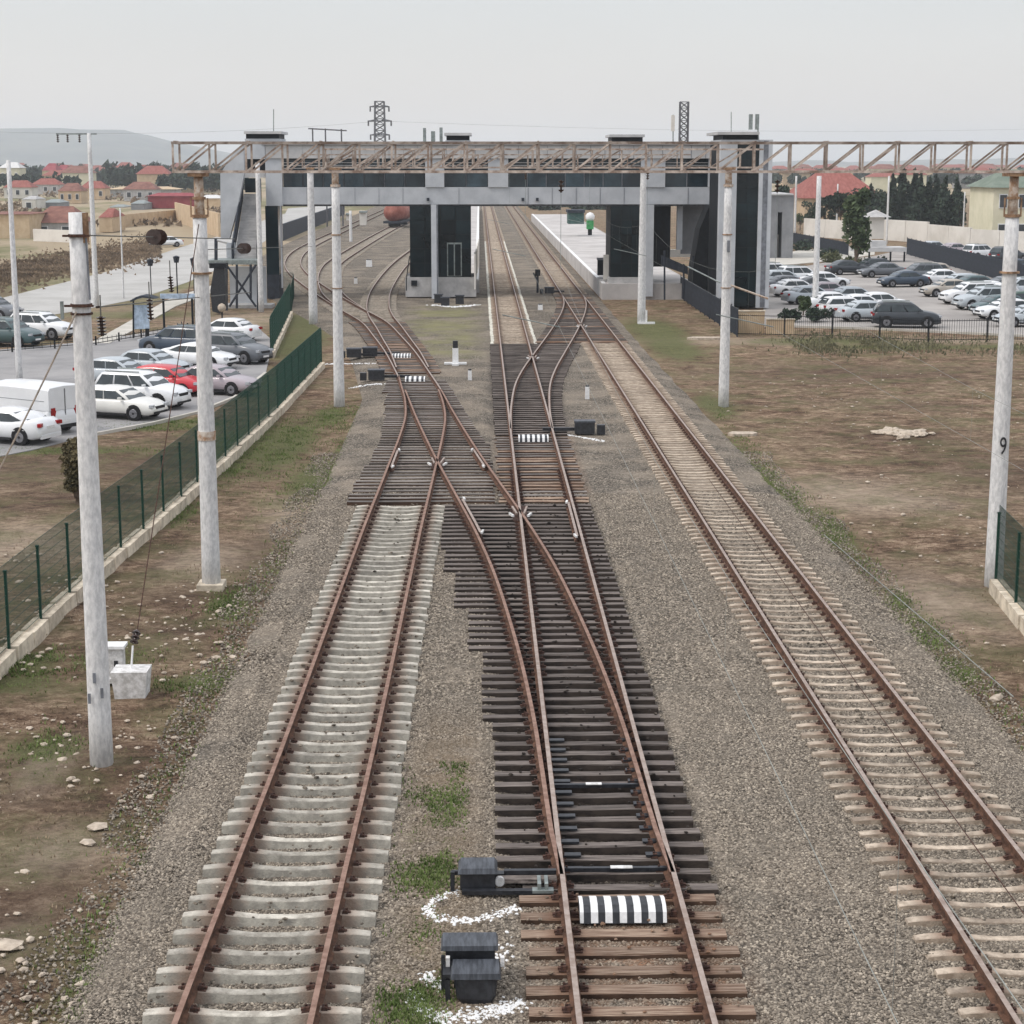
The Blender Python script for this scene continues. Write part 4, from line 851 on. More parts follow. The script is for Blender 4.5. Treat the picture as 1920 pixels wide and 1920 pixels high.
for (a, b) in ((530, 797), (833, 915), (953, 1202), (1247, 1329)):
    n = max(2, round((b - a) / 37)); fr = bx_(st, 'window_frame', M_frame, a, 297, b, 351, Y0=YB + .30, depth=.12)
    for i in range(n):
        u0, u1 = a + (b - a) * i / n + .9, a + (b - a) * (i + 1) / n - .9
        bx_(st, 'window_pane', M_wglass, u0, 323.5, u1, 350, Y0=YB + .24, depth=.04); bx_(st, 'window_pane', M_wglass, u0, 299, u1, 321, Y0=YB + .24, depth=.04)
    for i in range(1, n): bx_(st, 'mullion', M_cladd, a + (b - a) * i / n - .5, 323, a + (b - a) * i / n + .5, 350.5, Y0=YB + .2, depth=.05)
    for v in (304.5, 309.5, 315): bx_(st, 'louvre', M_fascia, a + 1, v, b - 1, v + 1.1, Y0=YB + .1, depth=.08)
for u in (575, 620, 665, 710, 755, 860, 990, 1035, 1080, 1125, 1170, 1290): bx_(st, 'wall_seam', M_cladd, u, 352, u + .5, 382.5, Y0=YB - .03, depth=.04)
for u in (800, 978, 1005): bx_(st, 'ceiling_light', M_hazblue, u, 371, u + 5, 377, Y0=YB - .3, depth=.25)
bx_(st, 'rear_wall', M_greyb, 530, 297, 1350, 351, Y0=YB + 6.6, depth=.3)

def glass_tower(label, u0, u1, v0, v1, vb, Y, dep, nx, nv, pu0=None, pu1=None):
    t_ = thing('lift_tower', label, 'tower', (A((u0 + u1) / 2, vb, Y)[0], Y, GZ))
    bx_(t_, 'plinth', M_concp, pu0 or u0 - 2, v1, pu1 or u1 + 2, vb + 1.5, Y0=Y - .15, depth=dep + .3)
    bx_(t_, 'core', M_frame, u0, v0, u1, v1, Y0=Y + .1, depth=dep)
    for i in range(nx):
        for j in range(nv):
            a, b = u0 + (u1 - u0) * i / nx + .6, u0 + (u1 - u0) * (i + 1) / nx - .6; c, d_ = v0 + (v1 - v0) * j / nv + .5, v0 + (v1 - v0) * (j + 1) / nv - .5
            bx_(t_, 'glass_panel', M_glass, a, c, b, d_, Y0=Y, depth=.12)
    return t_
ta = glass_tower('dark glass lift tower on a concrete plinth between the centre tracks', 768, 883, 386, 520, 555, YB, 5, 4, 5, 760, 893)
bx_(ta, 'column', M_clad, 808, 384, 822, 562, Y0=YB - 1.0, depth=.6); bx_(ta, 'column_face', M_cladd, 818, 384, 822, 562, Y0=YB - 1.03, depth=.04)
bx_(ta, 'door_frame', M_zinc, 838, 455, 866, 518, Y0=YB - .06, depth=.1); bx_(ta, 'door_leaf', M_glass, 840, 458, 851, 517, Y0=YB - .1, depth=.06); bx_(ta, 'door_leaf', M_glass, 853, 458, 864, 517, Y0=YB - .1, depth=.06)
bx_(ta, 'wall_vent', M_frame, 771, 526, 782, 536, Y0=YB - .3, depth=.2); vtube(ta, P3(762, 522, YB - 1.2), P3(768, 480, YB - 1.2), .04, 'handrail', M_frame); vtube(ta, P3(762, 522, YB - 1.2), P3(762, 545, YB - 1.2), .04, 'handrail', M_frame)
tb = glass_tower('right-hand dark glass lift tower on the end of the pale platform', 1145, 1204, 386, 520, 556, YB, 5, 3, 5, 1141, 1210)
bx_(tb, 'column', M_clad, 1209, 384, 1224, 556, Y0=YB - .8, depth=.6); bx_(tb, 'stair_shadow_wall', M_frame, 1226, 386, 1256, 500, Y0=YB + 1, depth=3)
td = thing('lift_tower', 'tall near tower of black glass framed by pale columns, right end of bridge', 'tower', (A(1395, 577, 130)[0], 130, GZ))
YD = 130.0
bx_(td, 'core', M_frame, 1352, 270, 1424, 576, Y0=YD + .15, depth=6)
for i in range(2):
    for j in range(11): bx_(td, 'glass_panel', M_glass, 1377 + i * 24, 272 + j * 27.5, 1400 + i * 24, 272 + (j + 1) * 27.5 - .6, Y0=YD, depth=.14)
bx_(td, 'column', M_clad, 1352, 262, 1376, 577, Y0=YD - .15, depth=1.0); bx_(td, 'column', M_clad, 1425, 262, 1441, 577, Y0=YD - .2, depth=1.0); bx_(td, 'column_groove', M_cladd, 1432.5, 264, 1433.5, 576, Y0=YD - .22, depth=.04)
bx_(td, 'roof_slab', M_fascia, 1346, 247, 1424, 252.5, Y0=YD - .5, depth=6.5); bx_(td, 'clerestory', M_frame, 1356, 253, 1421, 262, Y0=YD, depth=5.5); bx_(td, 'roof_band', M_clad, 1352, 262, 1424, 269, Y0=YD - .12, depth=5.8)
vtube(td, P3(1371, 247, YD), P3(1371, 210, YD), .03, 'whip_aerial', M_zinc)
for u in (1408, 1420): bx_(td, 'aerial_panel', M_zinc, u - 3, 214, u + 3, 243, Y0=YD + 2, depth=.25)
vtube(td, P3(1420, 214, YD + 2), P3(1422, 262, YD + 2), .05, 'aerial_mast', M_zinc)
for (u0, u1, v0, Y, lab) in ((457, 527, 246, YB, 'flat-roofed lift head above the left staircase'), (833, 884, 249, YB + 1, 'small dark-banded lift head on the bridge roof left of centre'), (1143, 1209, 252, YB + 1, 'low lift head with overhanging slab on the bridge roof right of centre')):
    h = bx_(st, 'lift_head', M_clad, u0 + 2, v0 + 14, u1 - 2, 272, Y0=Y - .1, depth=4.2); h['label'] = lab; bx_(h, 'roof_slab', M_fascia, u0, v0, u1, v0 + 5, Y0=Y - .4, depth=5); bx_(h, 'dark_band', M_frame, u0 + 4, v0 + 5.2, u1 - 4, v0 + 14, Y0=Y, depth=4)
ae = thing('roof_aerials', 'cluster of upright aerial panels on the bridge roof', 'aerial', P3(812, 266, YB + 3))
for u, v0, w in ((796, 240, 3), (812, 246, 4), (827, 239, 3)): bx_(ae, 'aerial_panel', M_zinc, u - w, v0, u + w, 268, Y0=YB + 3, depth=.3)
ae2 = thing('lightning_rod', 'thin rod rising from the left lift head', 'rod', P3(513, 247, YB)); vtube(ae2, P3(513, 247, YB), P3(513, 205, YB), .035, 'rod', M_zinc)

# left stair block
sb = thing('station_staircase', 'grey outdoor staircase descending from the left end of the footbridge', 'staircase', (A(460, 590, 134)[0], 134, GZ))
bx_(sb, 'upper_doorway', M_glass, 459, 334, 486, 361, Y0=YB - .1, depth=.3); bx_(sb, 'door_head', M_clad, 455, 272, 497, 297, Y0=YB - .3, depth=6); bx_(sb, 'door_gable', M_frame, 458, 298, 497, 320, Y0=YB + .1, depth=.3); bx_(sb, 'door_transom', M_fascia, 457, 320, 497, 333, Y0=YB, depth=.3)
ztop, zland = zat(361, YB), zat(488, 131.5); n = 24; xa0, xa1 = A(458, 361, YB)[0], A(488, 361, YB)[0]; xb0, xb1 = A(438, 488, 131.5)[0], A(481, 488, 131.5)[0]
for i in range(n):
    t_ = (i + .5) / n; y = YB - (YB - 131.5) * t_; z = ztop + (zland - ztop) * t_; x0, x1 = xa0 + (xb0 - xa0) * min(1, t_ * 1.3), xa1 + (xb1 - xa1) * t_
    MB().box(((x0 + x1) / 2, y, z - .1), (x1 - x0, (YB - 131.5) / n * 1.02, .22)).build('stair_tread', M_concp, sb, world=True)
for (xa_, xb_, nm) in ((xa0 - .1, xb0 - .1, 'balustrade'), (xa1 + .05, xb1 + .05, 'balustrade')):
    b = MB(); th = .08; v8 = []
    for (x, y, zz) in ((xa_, YB, ztop), (xb_, 131.5, zland)): v8 += [(x - th / 2, y, zz - .35), (x + th / 2, y, zz - .35), (x + th / 2, y, zz + 1.05), (x - th / 2, y, zz + 1.05)]
    b.add(v8, [(0, 1, 2, 3), (7, 6, 5, 4), (0, 4, 5, 1), (1, 5, 6, 2), (2, 6, 7, 3), (3, 7, 4, 0)]); b.build(nm, M_hazblue, sb, world=True)
b = MB(); pts = [A(u, v, 136.5) for u, v in ((413, 326), (437, 288), (456, 272), (458, 325), (444, 395), (430, 448), (414, 448))]; b.prism(pts, 136.5, 137.2); b.build('side_cladding', M_clad, sb, world=True)
bx_(sb, 'slim_wall', M_glass, 497, 386, 524, 515, Y0=YB, depth=3); bx_(sb, 'corner_post', M_clad, 524.5, 386, 530, 540, Y0=YB - .2, depth=.5); bx_(sb, 'stair_wall', M_hazblue, 500, 515, 524, 560, Y0=YB, depth=3)
xl0, zz = A(372, 490, 131)[:2]; bx_(sb, 'landing', M_zinc, 388, 488, 484, 496, Y0=129.5, depth=3)
bx_(sb, 'landing_back_wall', M_clad, 424, 455, 442, 486, Y0=132.5, depth=.2); vtube(sb, P3(405, 488, 130), P3(405, 448, 130), .12, 'lamp_bracket', M_hazblue); vtube(sb, P3(405, 450, 130), P3(426, 455, 130), .10, 'lamp_bracket', M_fascia)
for (a, b_) in (((424, 496), (480, 575)), ((480, 496), (430, 575)), ((444, 496), (444, 578)), ((470, 496), (470, 560)), ((425, 496), (425, 590)), ((484, 496), (484, 590))):
    vtube(sb, P3(*a, 129.6), P3(*b_, 129.6), .085, 'steel_brace', M_hazblue)
bx_(sb, 'under_stair_wall', M_clad, 430, 500, 500, 572, Y0=133.5, depth=.3); bx_(sb, 'under_stair_base', M_concp, 420, 572, 510, 582, Y0=131.5, depth=2)
cb = thing('black_cabinet', 'tall black shrouded unit under the stair landing', 'cabinet', (A(410, 585, 126)[0], 126, GZ))
b = MB(); b.prism([A(u, v, 126) for u, v in ((402, 498), (420, 498), (424, 540), (421, 575), (412, 588), (398, 584), (394, 545))], 126, 126.9); b.build('shroud', M_black, cb, world=True)
bx_(cb, 'top_plate', M_frame, 392, 494, 424, 503, Y0=125.8, depth=1.1)
lp = thing('globe_lamp', 'small globe lamp on a dark post in front of the staircase', 'lamp', (A(416, 620, 118)[0], 118, GZ)); b = MB(); x_, z_ = A(416, 577, 118); 
rings = [[(x_ + .28 * math.sin(p) * math.cos(q * .785), 118 + .28 * math.sin(p) * math.sin(q * .785), z_ + .28 * math.cos(p)) for q in range(8)] for p in (.15, .7, 1.3, 1.9, 2.5, 3.0)]; b.loft(rings); b.build('lamp_globe', M_stone, lp, True, world=True)
vtube(lp, (x_, 118, z_ - .25), (x_, 118, GZ), .05, 'lamp_post', M_frame)
# lamp posts and small street things on the left
def streetlamp(u, vb, vt, label, r=.05, head=True, group=None):
    x, y = gp(u, vb); o = thing('street_lamp', label, 'street lamp', (x, y, GZ), group=group); z = zat(vt, y); vtube(o, (x, y, GZ), (x, y, z), r, 'post', M_frame)
    MB().tube((x, y, z), (x, y, z + .45), .18, .26, 8).tube((x, y, z + .45), (x, y, z + .55), .3, .05, 8).build('lantern', M_hazblue, o, world=True); return o
streetlamp(368, 612, 498, 'dark lamp post with thick lantern just left of the gantry mast', .09)
streetlamp(333, 556, 492, 'thin dark lamp post at the near edge of the pale road')
streetlamp(284, 560, 498, 'thin dark lamp post behind the blue info board', .04)
x_, y_ = gp(265, 638); ib = thing('info_board', 'pale blue information board under a curved dark canopy', 'sign', (x_, y_, GZ))
za_, zb_ = zat(572, y_), zat(617, y_)
bx_(ib, 'panel', M_blue, 249, 572, 280, 617, Y0=y_, depth=.12); vtube(ib, P3(250, 560, y_), P3(250, 634, y_), .05, 'post', M_frame); vtube(ib, P3(276, 616, y_), P3(276, 640, y_), .12, 'post', M_frame)
b = MB(); b.prism([A(u, v, y_ - .4) for u, v in ((243, 564), (255, 557), (268, 554), (280, 556), (293, 560), (280, 559.5), (268, 558), (255, 561), (246, 566))], y_ - .5, y_ + .9); b.build('canopy', M_hazblue, ib, world=True)
mr_ = thing('traffic_barrier', 'pale blue horizontal barrier beam across the verge beside the info board', 'barrier', (A(335, 560, 112)[0], 112, GZ)); bx_(mr_, 'beam', M_blue, 300, 551, 365, 560, Y0=112, depth=.2); [vtube(mr_, P3(u, 560, 112.1), (A(u, 560, 112.1)[0], 112.1, GZ), .07, 'post', M_frame) for u in (306, 360)]
bk = thing('parked_bicycle', 'dark bicycle leaning at the top of the left car park', 'bicycle', (A(334, 620, 112)[0], 112, GZ)); 
for u in (328, 345):
    b = MB(); x_, z_ = A(u, 612, 108); pts = [(x_ + .33 * math.cos(k * .5236), 108, GZ + .38 + .33 * math.sin(k * .5236)) for k in range(13)]; [b.tube(p, q, .025, n=5) for p, q in zip(pts, pts[1:])]; b.build('wheel', M_frame, bk, world=True)
xa_ = A(328, 612, 108)[0]; xb_ = A(345, 612, 108)[0]; b = MB(); z0 = GZ + .38
for p, q in (((xa_, z0), (xa_ + .2, z0 + .5)), ((xa_ + .2, z0 + .5), (xb_ - .1, z0 + .5)), ((xb_, z0), (xb_ - .15, z0 + .7)), ((xa_ + .25, z0 - .05), (xb_ - .1, z0 + .5)), ((xa_ + .25, z0 - .05), (xa_ + .15, z0 + .6))): b.tube((p[0], 108, p[1]), (q[0], 108, q[1]), .03, n=5)
b.build('frame', M_hazblue, bk, world=True)

# platforms
def platform(name, poly, z, m=M_plat):
    b = MB(); b.slab(poly, GZ - .3, z); o = struct(name, b, m); return o
platform('platform', [(9.35, 139.5), (16.5, 139.5), (16.5, 330), (9.25, 330)], 1.1)
b = MB(); b.box((9.50, 235, 1.13), (.28, 190, .055)); struct('platform_edge', b, M_white)
platform('platform', [(-5.6, 145.3), (-.05, 145.3), (-.05, 400), (-5.0, 400)], 1.0)
b = MB(); b.box((-.25, 272, 1.03), (.3, 252, .05)); struct('platform_edge', b, M_white)
sheet('platform', [(530, 437), (640, 398), (632, 388), (540, 395), (530, 415)], M_road, GZ + .5, .5)
b = MB(); a_, c_ = gp(528, 452), gp(645, 402); L = math.dist(a_, c_); b.box(((a_[0] + c_[0]) / 2, (a_[1] + c_[1]) / 2, GZ + 1.1), (L, .3, 2.2), math.atan2(c_[1] - a_[1], c_[0] - a_[0])); o = b.build('boundary_wall', M_hazblue); tag(o, 'dark boundary wall running under the left half of the bridge', 'wall')
w = thing('screen_wall', 'white screen wall at the side of the central lift tower', 'wall', (-.9, 141, 0)); [MB().box((A(888, 480, 141)[0] + .1 + i * .05, 141.5 + i * 5, 2.0), (.12, 4.8, 2.6)).build('screen_panel', M_wallw, w, world=True) for i in range(6)]
# things on the right platform
ks = thing('green_kiosk', 'white-topped kiosk with bright green base on the right platform', 'kiosk', P3(1107, 440, 200)); zz = 200
bx_(ks, 'body', M_green2, 1101, 414, 1113, 430, Y0=zz, depth=1.5); bx_(ks, 'post', M_frame, 1103, 428, 1110, 441, Y0=zz + .2, depth=.8)
b = MB(); x_, z_ = A(1107, 407, zz); rings = [[(x_ + .52 * math.sin(p) * math.cos(q * .785), zz + .5 + .52 * math.sin(p) * math.sin(q * .785), z_ + .5 * math.cos(p)) for q in range(8)] for p in (.15, .7, 1.3, 1.9, 2.5, 3.0)]; b.loft(rings); b.build('white_globe', M_white, ks, True, world=True)
pb = thing('platform_bin', 'dark cabinet standing at the platform ramp corner', 'cabinet', P3(1126, 510, 143)); bx_(pb, 'body', M_frame, 1121, 487, 1131, 516, Y0=143, depth=.6); bx_(pb, 'lid', M_cladd, 1120, 484, 1132, 487.5, Y0=142.9, depth=.8)
wp = thing('ramp_wall', 'white ramp wall left of the right-hand lift tower', 'wall', P3(1136, 540, 141)); bx_(wp, 'wall_panel', M_wallw, 1132, 478, 1142, 524, Y0=141.5, depth=.4); bx_(wp, 'wall_panel', M_concp, 1124, 524, 1142, 552, Y0=141.6, depth=3)
fs = thing('fuel_tank', 'row of dark green shrubs and sheds beyond the right platform', 'shed', P3(1085, 420, 230)); bx_(fs, 'body', mat('dull_teal', (.05, .10, .09)), 1066, 398, 1095, 420, Y0=230, depth=4); bx_(fs, 'roof', M_hazblue, 1064, 394, 1097, 399, Y0=229.8, depth=4.4)
fs['label'] = 'teal shed with dark roof beyond the right platform'; fs.name = 'platform_shed'
# dark stair and wall under the right half of the bridge
rs = thing('station_staircase', 'shadowy stair flight sloping down under the right end of the bridge', 'staircase', (A(1300, 560, 138)[0], 138, GZ))
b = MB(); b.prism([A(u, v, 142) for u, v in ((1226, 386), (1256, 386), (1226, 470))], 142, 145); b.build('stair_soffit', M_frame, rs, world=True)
bx_(rs, 'grey_back_wall', M_greyb, 1278, 386, 1345, 476, Y0=146, depth=.4); bx_(rs, 'column', M_clad, 1270, 386, 1279, 468, Y0=141, depth=.5); bx_(rs, 'light_wall', M_wallw, 1246, 468, 1300, 482, Y0=150, depth=.4)
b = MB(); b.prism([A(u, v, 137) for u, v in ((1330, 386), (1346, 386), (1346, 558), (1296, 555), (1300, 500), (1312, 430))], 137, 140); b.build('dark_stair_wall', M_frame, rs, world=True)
b = MB(); b.prism([A(u, v, 139) for u, v in ((1240, 478), (1290, 500), (1290, 515), (1240, 498))], 139, 139.3); b.build('ramp_parapet', M_hazblue, rs, world=True)
for u, v0, v1 in ((1246, 470, 562), (1282, 495, 560), (1300, 480, 560), (1318, 470, 556)): vtube(rs, P3(u, v0, 137.5), P3(u, v1, 137.5), .07, 'rail_post', M_hazblue)
bx_(rs, 'base_wall', M_concp, 1210, 532, 1275, 560, Y0=140.5, depth=.4)
bw = thing('barrier_arm', 'tan and pink boom lying across the grass before the black glass tower', 'barrier', P3(1372, 535, 118)); vtube(bw, P3(1362, 532, 118), P3(1440, 560, 118), .07, 'boom', M_caprust); vtube(bw, P3(1290, 500, 122), P3(1350, 530, 118.5), .05, 'boom', M_zinc)

# ================================================================== TRACKSIDE
def stone_arc(u0, pts, label, w=.16, n=260, s=.035):
    b = MB(); P_ = [G(u, v, 0) for u, v in pts]; 
    for _ in range(n):
        k = rnd.random() * (len(P_) - 1); i = int(k); f = k - i; x = P_[i][0] * (1 - f) + P_[i + 1][0] * f + rnd.gauss(0, w * .35); y = P_[i][1] * (1 - f) + P_[i + 1][1] * f + rnd.gauss(0, w * .6)
        b.rock((x, y, .004), rnd.uniform(.5, 1.15) * s, .6)
    o = b.build('painted_stones', M_white); tag(o, label, kind='stuff'); return o
stone_arc(0, [(862, 1672), (815, 1688), (800, 1708), (815, 1720), (850, 1728), (890, 1726), (930, 1716), (972, 1703)], 'arc of whitewashed ballast stones around the switch machine', .10, 430, .029)
stone_arc(0, [(775, 1868), (785, 1890), (815, 1908), (850, 1912), (900, 1903), (940, 1892), (978, 1880)], 'arc of whitewashed ballast stones around the black junction boxes', .15, 620, .030)
stone_arc(0, [(800, 1828), (815, 1845), (830, 1850)], 'whitewashed stones left of the junction boxes', .13, 110)
stone_arc(0, [(935, 1775), (950, 1790), (940, 1800)], 'few whitewashed stones right of the junction boxes', .3, 26)
stone_arc(0, [(610, 683), (650, 682), (705, 682)], 'whitewashed stone line by the far point machine', .2, 110, .05)
stone_arc(0, [(656, 728), (690, 722), (715, 720)], 'whitewashed stone line by the left point machine', .2, 90, .05)
stone_arc(0, [(810, 572), (850, 576), (895, 572)], 'whitewashed stones in front of the central tower', .5, 160, .09)
stone_arc(0, [(1060, 815), (1100, 822), (1133, 828)], 'whitewashed stone line by the middle point machine', .14, 120, .04)

def striped_cover(label, u0, u1, v, w_m, d_m, nstripe, h=.16, parent=None):
    (xa, y), (xb, _) = G(u0, v, .25), G(u1, v, .25); xc = (xa + xb) / 2; W_ = xb - xa; t_ = thing('switch_cover', label, 'switch cover', (xc, y, .1))
    b = MB(); b.loft([[(xc + s * W_ / 2, y + q, z) for q, z in ((-d_m / 2, .06), (-d_m / 2 + .05, .20), (-d_m * .2, .26), (d_m * .2, .27), (d_m / 2, .22), (d_m / 2, .06))] for s in (-1, 1)]); b.build('cover', M_black, t_, world=True)
    for i in range(nstripe + 1):
        x = xa + W_ * i / nstripe; hw = W_ / nstripe / 4; x0, x1 = max(x - hw, xa - .002), min(x + hw, xb + .002)
        b = MB(); b.loft([[(q, y + yy_, z) for yy_, z in ((-d_m / 2 - .004, .07), (-d_m / 2 + .048, .205), (-d_m * .2, .265), (d_m * .2, .275), (d_m / 2 + .002, .226), (d_m * .2, .262), (-d_m * .2, .252))] for q in (x0, x1)]); b.build('white_stripe', M_white, t_, world=True)
    return t_
striped_cover('large black and white striped cover between the rails of the near switch', 1086, 1247, 1692, 0, .56, 6)
striped_cover('small black and white striped cover of the middle far switch', 972, 1028, 817, 0, .7, 6)
striped_cover('lower of the two striped covers on the left curving track', 760, 797, 707, 0, .9, 4)
striped_cover('upper of the two striped covers on the left curving track', 736, 770, 664, 0, .9, 6)
# near switch machine
x_, y_ = G(896, 1668, 0); sm = thing('switch_machine', 'black electric switch machine with lever beside the near switch', 'switch machine', (x_, y_, 0))
MB().box((x_, y_, .20), (.50, .36, .26)).build('motor_box', M_black, sm, world=True); MB().box((x_, y_ + .02, .36), (.56, .5, .07), taper=.85).build('lid', M_blackworn, sm, world=True)
MB().box((x_ - .29, y_ - .02, .27), (.16, .06, .06)).box((x_ - .36, y_ - .06, .10), (.06, .06, .40)).build('lever', M_black, sm, world=True)
MB().tube((x_ + .31, y_ - .14, .17), (x_ + .31, y_ - .08, .17), .07, n=12).build('round_cap', M_whited, sm, world=True)
MB().box((x_ + .40, y_ - .27, .08), (1.25, .10, .06)).box((x_ + .45, y_ + .25, .1), (1.3, .14, .12)).build('base_frame', M_black, sm, world=True); MB().box((x_ + .75, y_ + .12, .22), (.75, .08, .06)).build('throw_rod', M_black, sm, world=True)
MB().box((x_ + .70, y_ - .02, .16), (.85, .16, .06)).build('wood_sleeper_end', M_timber, sm, world=True)
bxp = MB(); bxp.box((x_ + .87, y_ - .15, .16), (.05, .32, .1)).box((x_ + .97, y_ - .15, .16), (.05, .32, .1)).box((x_ + .92, y_ - .28, .1), (.3, .14, .04)); bxp.build('bracket', M_zinc, sm, world=True)
for (u, v) in ((1165, 1633), (1113, 1476)):
    x0, y0 = G(u, v, .1); MB().box((1.94, y0, .13), (1.5, .07, .06)).build('stretcher_bar', M_black, sm, world=True); MB().box((x0, y0 - .01, .165), (.32 if v > 1500 else .26, .10, .012)).build('white_plate', M_whited, sm, world=True)
for i in range(12):
    y0 = 24.6 + i * .543; MB().box((1.30, y0 + .26, .13), (.34, .13, .03)).build('slide_plate', M_black, W1, world=True); MB().box((2.58, y0 + .26, .13), (.3, .13, .03)).build('slide_plate', M_black, W1, world=True)
# junction boxes
x_, y_ = G(885, 1872, 0); jb = thing('junction_box', 'pair of black lidded junction boxes beside the near track corner', 'junction box', (x_, y_, 0))
b = MB(); b.loft([[(x_ + .05 + w * math.copysign(abs(math.cos(a)) ** .55, math.cos(a)), y_ + w * .8 * math.copysign(abs(math.sin(a)) ** .55, math.sin(a)), z) for a in [k * math.pi / 10 + .01 for k in range(20)]] for w, z in ((.20, -.03), (.25, .08), (.27, .25), (.275, .36))]); b.build('drum', M_black, jb, False, world=True); MB().box((x_ + .05, y_, .39), (.62, .46, .07), taper=.93).build('drum_lid', M_blackworn, jb, world=True)
MB().box((x_ - .02, y_ + .46, .44), (.62, .34, .16)).build('rear_box', M_black, jb, world=True); MB().box((x_ - .03, y_ + .46, .55), (.72, .44, .06), taper=.94).build('rear_lid', M_blackworn, jb, world=True)
MB().box((x_ - .36, y_ + .22, .24), (.05, .05, .46)).box((x_ - .30, y_ - .06, .12), (.06, .06, .34)).box((x_ - .30, y_ + .1, .34), (.12, .4, .05)).build('bracket', M_black, jb, world=True)
for s in (-1, 1): MB().box((x_ + .04 + s * .34, y_ + .16, .42), (.05, .08, .12)).build('hinge', M_whited, jb, world=True)
MB().box((x_ + .02, y_ + .42, .13), (.5, .3, .28)).build('stand', M_black, jb, world=True)
# far point machines
def point_machine(u, v, label, flip=1, L=1.6):
    x_, y_ = G(u, v, 0); o = thing('point_machine', label, 'switch machine', (x_, y_, 0)); MB().box((x_, y_, .28), (.75, .5, .42)).build('motor_box', M_black, o, world=True); MB().box((x_, y_, .52), (.8, .56, .07)).build('lid', M_blackworn, o, world=True)
    MB().box((x_ + flip * L / 2, y_ + .15, .2), (L, .14, .12)).build('throw_rod', M_black, o, world=True); MB().box((x_ - flip * .62, y_ - .1, .22), (.3, .3, .36)).build('junction_pot', M_black, o, world=True); return o
point_machine(694, 670, 'black point machine next to the upper striped cover on the left'); point_machine(706, 714, 'black point machine next to the lower striped cover on the left'); point_machine(1096, 815, 'black point machine pointing away from the middle far switch', -1)
point_machine(664, 672, 'lone dark point machine nearest the second white mast', 1, .9); point_machine(1030, 551, 'dark point machine out on the ballast before the far crossover', 1, 1.2)
for u, v, lab in ((822, 568, 'left dark relay box at the foot of the central tower'), (835, 574, 'middle dark relay box at the foot of the central tower'), (862, 570, 'right dark relay box at the foot of the central tower')):
    x_, y_ = G(u, v, 0); o = thing('relay_box', lab, 'relay box', (x_, y_, 0)); MB().box((x_, y_, .3), (.6, .4, .6)).build('body', M_black, o, world=True); MB().box((x_, y_, .63), (.7, .5, .07)).build('lid', M_blackworn, o, world=True)
def marker(u, v0, v1, label, w=.19, cross=False, black=True):
    x_, y_ = G(u, v1, 0); z1 = zat(v0, y_); o = thing('marker_post', label, 'marker post', (x_, y_, 0)); MB().box((x_, y_, z1 / 2 - .04), (w, w * .8, z1 + .06), taper=.92).build('post', M_white, o, world=True)
    if black: MB().box((x_, y_, z1 + (.18 if cross else .02)), (w * .8, w * .7, .36 if cross else .07)).build('black_top', M_black, o, world=True)
    if cross: MB().box((x_, y_ - .02, .08), (1.15, .3, .10)).build('base_slab', M_white, o, world=True); MB().box((x_, y_ - .35, .04), (.34, .3, .12)).build('front_block', M_white, o, world=True)
    return o
marker(854, 652, 684, 'white dwarf signal post with black head on a cross-shaped white base', .32, True); marker(881, 694, 714, 'short white marker post with black cap right of the dwarf signal'); marker(1101, 725, 748, 'short white marker post between the middle and right tracks')
marker(667, 521, 532, 'tiny white marker post between the fanning left tracks', .3); marker(1013, 571, 581, 'tiny white marker post before the far crossover', .35); marker(692, 487, 500, 'white dwarf signal far up the left tracks', .6)
sig = thing('dwarf_signal', 'dark forked lineside signal stand between the centre and right tracks', 'signal', P3(1008, 548, 140)); x_, y_ = G(1008, 549, 0); vtube(sig, (x_, y_, 0), (x_, y_, 1.6), .09, 'post', M_hazblue); vtube(sig, (x_, y_, .9), (x_ - .35, y_, 1.6), .07, 'arm', M_hazblue); MB().box((x_, y_, 1.6), (.4, .3, .5)).build('lamp_head', M_frame, sig, world=True)
# rubbish, slabs and stones on the right field
def slab_thing(u, v, w, d_, h, label, m, name='concrete_slab', cat='slab'):
    x_, y_ = gp(u, v); b = MB(); b.slab([(x_ - w * .5, y_ - d_ * .1), (x_ - w * .35, y_ - d_ * .5), (x_ + w * .3, y_ - d_ * .45), (x_ + w * .5, y_ - d_ * .05), (x_ + w * .4, y_ + d_ * .4), (x_ - w * .3, y_ + d_ * .5)], GZ - .05, GZ + h); o = b.build(name, m); tag(o, label, cat)
slab_thing(1392, 816, 1.15, .75, .10, 'pale flat concrete slab lying near the base of the second right mast', M_stone); slab_thing(1322, 636, 2.2, .9, .12, 'long pale kerbstone lying on the grass left of the tan wall', M_stone, 'kerbstone', 'kerbstone')
x_, y_ = gp(1695, 814); b = MB(); [b.rock((x_ + rnd.gauss(0, .42), y_ + rnd.gauss(0, .5), GZ + .05), rnd.uniform(.12, .34), .4) for _ in range(40)]; tag(b.build('rubble_heap', M_stone), 'low heap of whitish rubble in the middle of the right field', 'rubble')
b = MB()
for _ in range(1700):
    if rnd.random() < .6: y_ = rnd.uniform(18, 48); x_ = rnd.uniform(-4.9 - (y_ * .17), -5.0)
    else: y_ = rnd.uniform(30, 90); x_ = rnd.uniform(10, 10 + y_ * .22)
    if noise.noise((x_ * .35, y_ * .25, 5)) > -.02: b.rock((x_, y_, GZ + .01), abs(rnd.gauss(0, .032)) + .018, .5)
tag(b.build('field_stones', M_stone), 'pale stones strewn over the bare soil', kind='stuff')
